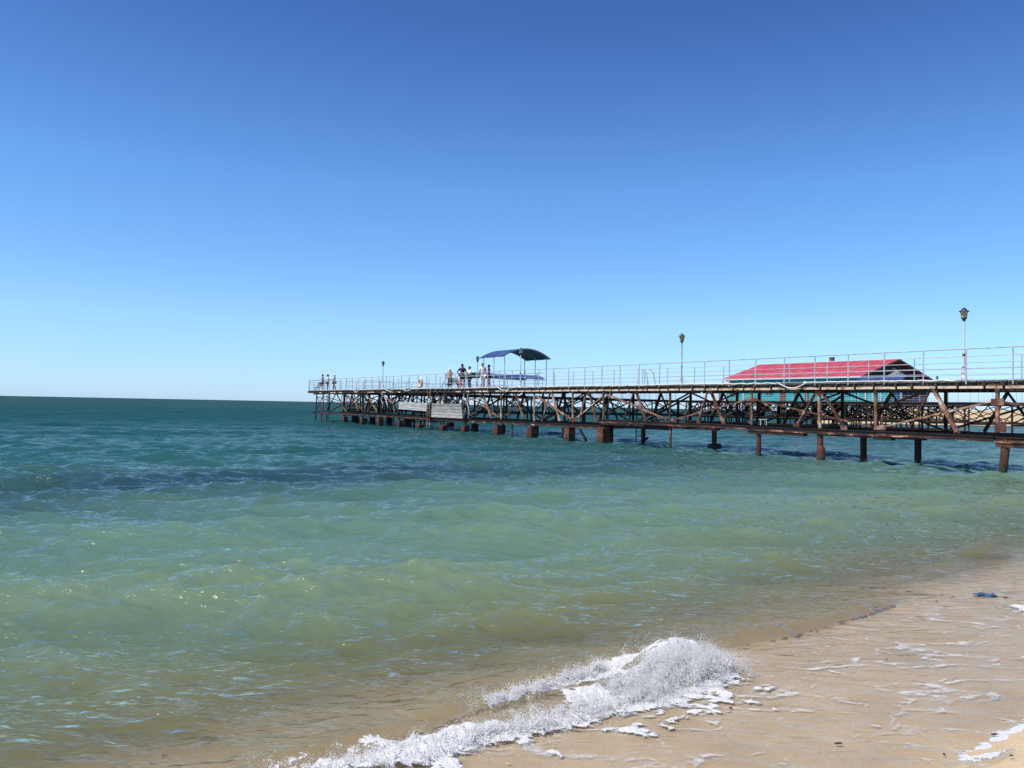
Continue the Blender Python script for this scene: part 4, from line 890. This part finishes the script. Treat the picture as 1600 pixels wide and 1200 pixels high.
# ------------------------------------------------------------------ people
def skin_obj(name, joints, edges, mat, parent, root=0, sub=1):
    me = bpy.data.meshes.new(name); me.from_pydata([j[0] for j in joints], edges, []); me.materials.append(mat)
    o = bpy.data.objects.new(name, me); C.objects.link(o); o.parent = parent
    o.modifiers.new('skin', 'SKIN').use_smooth_shade = True
    sv_ = me.skin_vertices[0].data
    for i, j in enumerate(joints):
        r = j[1] if isinstance(j[1], tuple) else (j[1], j[1]); sv_[i].radius = r
    sv_[root].use_root = True
    s_ = o.modifiers.new('sub', 'SUBSURF'); s_.levels = sub; s_.render_levels = sub
    return o
def person(loc, rz, lab, skin, top=None, bottom=None, legs='long', hair='dark', armL='down', armR='down', H=1.75, stride=0.0, seated=False, cap=None, shoes=None, lean=0.0):
    """local axes: x right, y forward, z up; bottom length 'long' | 'calf' | 'short'"""
    k = H/1.75; th = empty('person', loc, lab, 'person', rz=rz)
    hipz = .93 if not seated else .50
    J = {}
    def S_(nm, p, r): J[nm] = (Vector((p[0]*k, (p[1]+lean*max(0, p[2]-hipz))*k, p[2]*k)), tuple(x*k*1.13 for x in (r if isinstance(r, tuple) else (r, r))))
    b = hipz
    S_('pelvis', (0, 0, b), (.15, .11)); S_('waist', (0, .01, b+.16), (.135, .10)); S_('chest', (0, .0, b+.36), (.165, .115)); S_('neckb', (0, -.01, b+.52), (.07, .065)); S_('neck', (0, .0, b+.58), .052)
    S_('head0', (0, .025, b+.65), (.068, .080)); S_('head1', (0, .012, b+.73), (.078, .095)); S_('head2', (0, .005, b+.79), (.055, .07)); S_('nose', (0, .108, b+.685), .014)
    for sd_, nm in ((-1, 'L'), (1, 'R')):
        S_('sh'+nm, (sd_*.18, 0, b+.48), .058)
        pose = armL if sd_ < 0 else armR
        el, wr = {'down': ((.25, -.02, b+.20), (.26, .06, b-.04)), 'hip': ((.40, -.10, b+.24), (.20, .02, b+.06)), 'face': ((.30, .14, b+.25), (.10, .17, b+.60)),
                  'cross': ((.25, .05, b+.21), (.0, .20, b+.26)), 'rail': ((.26, .12, b+.24), (.24, .36, b+.12)), 'lap': ((.24, .08, b+.2), (.1, .28, b+.08)), 'fwd': ((.23, .12, b+.22), (.14, .33, b+.26))}[pose]
        S_('el'+nm, (sd_*el[0], el[1], el[2]), .040); S_('wr'+nm, (sd_*wr[0], wr[1], wr[2]), .028)
        E_, W_ = Vector(el), Vector(wr); dv = (W_-E_).normalized(); side = dv.cross(Vector((0, 1, .3))).normalized()
        pm = W_+dv*.08; S_('pa'+nm, (sd_*pm.x, pm.y, pm.z), (.036, .020))
        for f_ in range(4):
            o1 = W_+dv*.12+side*(.030-.020*f_); ln = (.07, .08, .075, .06)[f_]; o2 = o1+dv*ln*.6; o3 = o2+(dv+Vector((0, .5, -.3))).normalized()*ln*.4
            S_('f%da' % f_+nm, (sd_*o1.x, o1.y, o1.z), .0095); S_('f%db' % f_+nm, (sd_*o2.x, o2.y, o2.z), .008); S_('f%dc' % f_+nm, (sd_*o3.x, o3.y, o3.z), .0065)
        o1 = W_+dv*.05+side*.045; o2 = o1+dv*.04+side*.012
        S_('t1'+nm, (sd_*o1.x, o1.y, o1.z), .011); S_('t2'+nm, (sd_*o2.x, o2.y, o2.z), .009)
        st_ = stride*sd_
        S_('hip'+nm, (sd_*.095, 0, b-.06), .098)
        if seated:
            S_('kn'+nm, (sd_*.13, .42, b-.03), .060); S_('cf'+nm, (sd_*.13, .42, b-.2), .052); S_('an'+nm, (sd_*.13, .40, .09), .036); S_('toe'+nm, (sd_*.14, .56, .03), .034)
        else:
            S_('kn'+nm, (sd_*.11, .02+st_*.5, .50), .062); S_('cf'+nm, (sd_*.11, st_*.7-.02, .34), .056); S_('an'+nm, (sd_*.11, st_-.02, .09), .036); S_('toe'+nm, (sd_*.13, st_+.14, .03), .034)
    E = [('pelvis', 'waist'), ('waist', 'chest'), ('chest', 'neckb'), ('neckb', 'neck'), ('neck', 'head0'), ('head0', 'head1'), ('head1', 'head2'), ('head0', 'nose')]
    for nm in 'LR':
        E += [('neckb', 'sh'+nm), ('sh'+nm, 'el'+nm), ('el'+nm, 'wr'+nm), ('wr'+nm, 'pa'+nm), ('wr'+nm, 't1'+nm), ('t1'+nm, 't2'+nm), ('pelvis', 'hip'+nm), ('hip'+nm, 'kn'+nm), ('kn'+nm, 'cf'+nm), ('cf'+nm, 'an'+nm), ('an'+nm, 'toe'+nm)]
        for f_ in range(4): E += [('pa'+nm, 'f%da' % f_+nm), ('f%da' % f_+nm, 'f%db' % f_+nm), ('f%db' % f_+nm, 'f%dc' % f_+nm)]
    def make(name, names, edges, mat, grow=0.0, extra=None):
        js_ = []
        for nm in names:
            p, r = (extra or {}).get(nm) or J[nm]; js_.append((p, (r[0]+grow, r[1]+grow)))
        ix = {nm: i for i, nm in enumerate(names)}
        return skin_obj(name, js_, [(ix[a], ix[b2]) for a, b2 in edges if a in ix and b2 in ix], mat, th)
    make('body', list(J), E, skin)
    def mix(a, c, t, r): return (J[a][0].lerp(J[c][0], t), (r*k, r*k))
    if top:
        ex = {'slL': mix('shL', 'elL', .62, .058), 'slR': mix('shR', 'elR', .62, .058)}
        make('shirt', ['pelvis', 'waist', 'chest', 'neckb', 'shL', 'shR', 'slL', 'slR'], [('pelvis', 'waist'), ('waist', 'chest'), ('chest', 'neckb'), ('neckb', 'shL'), ('neckb', 'shR'), ('shL', 'slL'), ('shR', 'slR')], top, .016, ex)
    if bottom:
        ex = {}; nm_ = ['pelvis', 'hipL', 'hipR']; ed = [('pelvis', 'hipL'), ('pelvis', 'hipR')]
        if legs == 'short': ex = {'eL': mix('hipL', 'knL', .7, .085), 'eR': mix('hipR', 'knR', .7, .085)}; nm_ += ['eL', 'eR']; ed += [('hipL', 'eL'), ('hipR', 'eR')]
        elif legs == 'calf': ex = {'eL': mix('cfL', 'anL', .4, .06), 'eR': mix('cfR', 'anR', .4, .06)}; nm_ += ['knL', 'knR', 'eL', 'eR']; ed += [('hipL', 'knL'), ('hipR', 'knR'), ('knL', 'eL'), ('knR', 'eR')]
        else: ex = {'eL': mix('cfL', 'anL', .95, .05), 'eR': mix('cfR', 'anR', .95, .05)}; nm_ += ['knL', 'knR', 'eL', 'eR']; ed += [('hipL', 'knL'), ('hipR', 'knR'), ('knL', 'eL'), ('knR', 'eR')]
        make('trousers' if legs != 'short' else 'shorts', nm_, ed, bottom, .014, ex)
    hp = J['head1'][0]
    def cap_mesh(name, mat, grow, zlo, brim=False):
        mb = MB(); n_ = 14; rings = []
        for i in range(7):
            A_ = math.pi/2*(i/6)*1.0; rings.append((math.cos(A_), math.sin(A_)))
        vs = []; c = hp + Vector((0, -.012*k, .0))
        rx, ry, rzv = (.080+grow)*k, (.098+grow)*k, (.108+grow)*k
        for cr, sr in [(1.0, zlo), *rings]:
            for q in range(n_):
                B_ = 2*math.pi*q/n_; yy = math.sin(B_); dz = (zlo*.9 if yy < -.2 else 0)*(1 if cr > .99 and sr == zlo else 0)
                vs.append(c+Vector((rx*cr*math.cos(B_), ry*cr*yy, rzv*sr+ (dz*.05 if False else 0) + (.05*k*max(0, yy) if sr == zlo else 0))))
        fs = [[i*n_+q, i*n_+(q+1) % n_, (i+1)*n_+(q+1) % n_, (i+1)*n_+q] for i in range(7) for q in range(n_)]
        me = mesh_from(name, vs, fs, True); o = link(name, me, mat, th)
        sl_ = o.modifiers.new('sol', 'SOLIDIFY'); sl_.thickness = .008
        return o
    if hair == 'dark': cap_mesh('hair', HAIR, .012, -.45)
    elif hair == 'grey': cap_mesh('hair', GHAIR, .008, -.3)
    elif hair == 'long': cap_mesh('hair', HAIR, .022, -1.0)
    if cap:
        cap_mesh('cap', cap, .024, .1)
        mb = MB(); c = hp+Vector((0, .09*k, .03*k)); me = mesh_from('cap_brim', [c+Vector((x*.07, y*.10, -.015*y)) for x, y in ((-1, 0), (1, 0), (.7, .8), (0, 1), (-.7, .8))]+[c+Vector((x*.07, y*.10, -.015*y-.012)) for x, y in ((-1, 0), (1, 0), (.7, .8), (0, 1), (-.7, .8))], [[0, 1, 2, 3, 4], [9, 8, 7, 6, 5]]+[[i, i+5, (i+1) % 5+5, (i+1) % 5] for i in range(5)]); link('cap_brim', me, cap, th)
    if shoes:
        for sd_ in (-1, 1):
            nm = 'L' if sd_ < 0 else 'R'; c = (J['an'+nm][0]+J['toe'+nm][0])/2; mb = MB()
            vs = [Vector((c.x+x*.05, c.y+y*.14, z)) for z, sc_ in ((.0, 1), (.05, .9), (.09, .6)) for x, y in ((-sc_, -.9), (sc_, -.9), (1.05*sc_, .3), (.6*sc_, 1.0 if z < .06 else .2), (-.6*sc_, 1.0 if z < .06 else .2), (-1.05*sc_, .3))]
            link('shoe', mesh_from('shoe', vs, [[0, 5, 4, 3, 2, 1], [12, 13, 14, 15, 16, 17]]+[[r*6+i, r*6+(i+1) % 6, r*6+6+(i+1) % 6, r*6+6+i] for r in (0, 1) for i in range(6)], True), shoes, th)
    return th
WHT = plain('white_cotton', (.86, .86, .86), .8, .06); BLK = plain('black_cotton', (.014, .014, .016), .8); NAV = plain('navy_cloth', (.02, .03, .07), .8); JEAN = plain('blue_denim', (.025, .05, .12), .8)
CRM = plain('cream_shirt', (.70, .62, .42), .8, .1); MAR = plain('maroon_cloth', (.12, .04, .03), .8); GRB = plain('grey_blue_shirt', (.14, .18, .26), .8); OLV = plain('dark_olive_cloth', (.035, .035, .028), .8)
def on(x, w_): v = PW(x, 600, w_); return (v.x, v.y, DECK)
face_cam = R(180)
person(on(703, 2.2), face_cam-.1, 'shirtless man in white cap and dark trousers holding one hand to his face', SK['tan'], None, OLV, 'long', None, 'face', 'hip', 1.68, cap=WHT, shoes=BLK)
person(on(717.5, 2.5), face_cam+.5, 'person in white top and dark shorts sitting on the bench behind the man in black', SK['tan'], WHT, JEAN, 'short', 'dark', 'lap', 'lap', 1.68, seated=True)
person(on(722.5, .55), R(-20), 'man in black t-shirt and black shorts leaning at the railing, bare legs', SK['tan'], BLK, BLK, 'short', 'dark', 'hip', 'rail', 1.80, lean=-.12, shoes=None, stride=.1)
person(on(733.5, 1.7), R(120), 'man with dark beard in white t-shirt and dark blue jeans, arms crossed', SK['brown'], WHT, JEAN, 'long', 'dark', 'cross', 'cross', 1.70, shoes=WHT)
person(on(754, .7), R(15), 'man all in white, t-shirt and three-quarter trousers, standing at the railing', SK['tan'], WHT, WHT, 'calf', 'dark', 'down', 'fwd', 1.78, stride=.04)
person(on(763.5, .9), R(100), 'shirtless tanned man in dark maroon shorts next to the man all in white', SK['brown'], None, MAR, 'short', 'dark', 'cross', 'down', 1.66, stride=.05)
person(on(504, .9), R(-60), 'person in grey-blue top and navy shorts, leftmost of three at pier end', SK['tan'], GRB, NAV, 'short', 'dark', 'cross', 'cross', 1.72, shoes=WHT)
person(on(512, .9), R(-75), 'woman with long dark hair, white top and jeans, middle of three at pier end', SK['fair'], WHT, JEAN, 'long', 'long', 'cross', 'down', 1.68, shoes=BLK)
person(on(522.5, 1.0), R(75), 'person striding in white cap, cream shirt and black trousers near the pier end', SK['tan'], CRM, BLK, 'long', 'dark', 'down', 'fwd', 1.66, stride=.22, cap=WHT, shoes=BLK)

# ------------------------------------------------------------------ small things in the wash
def wz(X, Y): return float(bed(np.array(X), np.array(Y)))+.02
def ground_at(x, y, z=.1):
    d = ray(x, y); t = (z-CAM_Z)/d.z; return d.x*t, d.y*t
X_, Y_ = ground_at(1540, 930, .03); z_ = wz(X_, Y_)
vs = []; fs = []
for i in range(9):
    for j in range(4):
        vs.append((X_+(i-4)*.028, Y_+(j-1.5)*.035+.02*math.sin(i*.8), z_+.008*math.sin(i*1.3+j)+.006))
for i in range(8):
    for j in range(3): fs.append([i*4+j, (i+1)*4+j, (i+1)*4+j+1, i*4+j+1])
o = link('rag', mesh_from('rag', vs, fs, True), M['bluerag']); tag(o, 'small blue rag lying in the shallow wash near the right edge', 'rag'); sl_ = o.modifiers.new('sol', 'SOLIDIFY'); sl_.thickness = .008
wd_spots = [(1571, 928, 9, 'dark scrap of seaweed just right of the blue rag'), (1553, 1159, 11, 'dark clump of seaweed close to the dry sand at the bottom right'), (1310, 1167, 16, 'long thin strip of seaweed in the wash at the bottom'), (1142, 1102, 8, 'dark scrap of seaweed just below the splash'), (1580, 1196, 8, 'tiny dark scrap on the dry sand in the bottom right corner'), (1475, 1190, 5, 'tiny dark speck of seaweed left of the dry sand'), (1385, 1027, 4, 'tiny dark speck in the middle of the foam streaks'), (1369, 937, 10, 'dark scrap of weed where the thin wash meets the small wave'), (1464, 931, 5, 'tiny weed scrap left of the blue rag')]
for i, (x, y, sz, lab) in enumerate(wd_spots):
    X_, Y_ = ground_at(x, y, .08); z_ = wz(X_, Y_)-.004; d_ = math.hypot(X_, Y_); L_ = sz*d_/FPX/2.8; vs = []; n_ = 9
    rr = random.Random(i); mb = MB(); 
    for q in range(3):
        pp = [(X_+(t/4-.5)*2*L_+rr.uniform(-.1, .1)*L_, Y_+rr.uniform(-.4, .4)*L_, z_+rr.uniform(0, .006)) for t in range(5)]; mb.tube(pp, [.001, .003, .004, .003, .001], 5)
    o = mb.build('seaweed', M['weed']); tag(o, lab, 'seaweed', 'scraps of seaweed in the wash')
print('objects', len(bpy.data.objects))
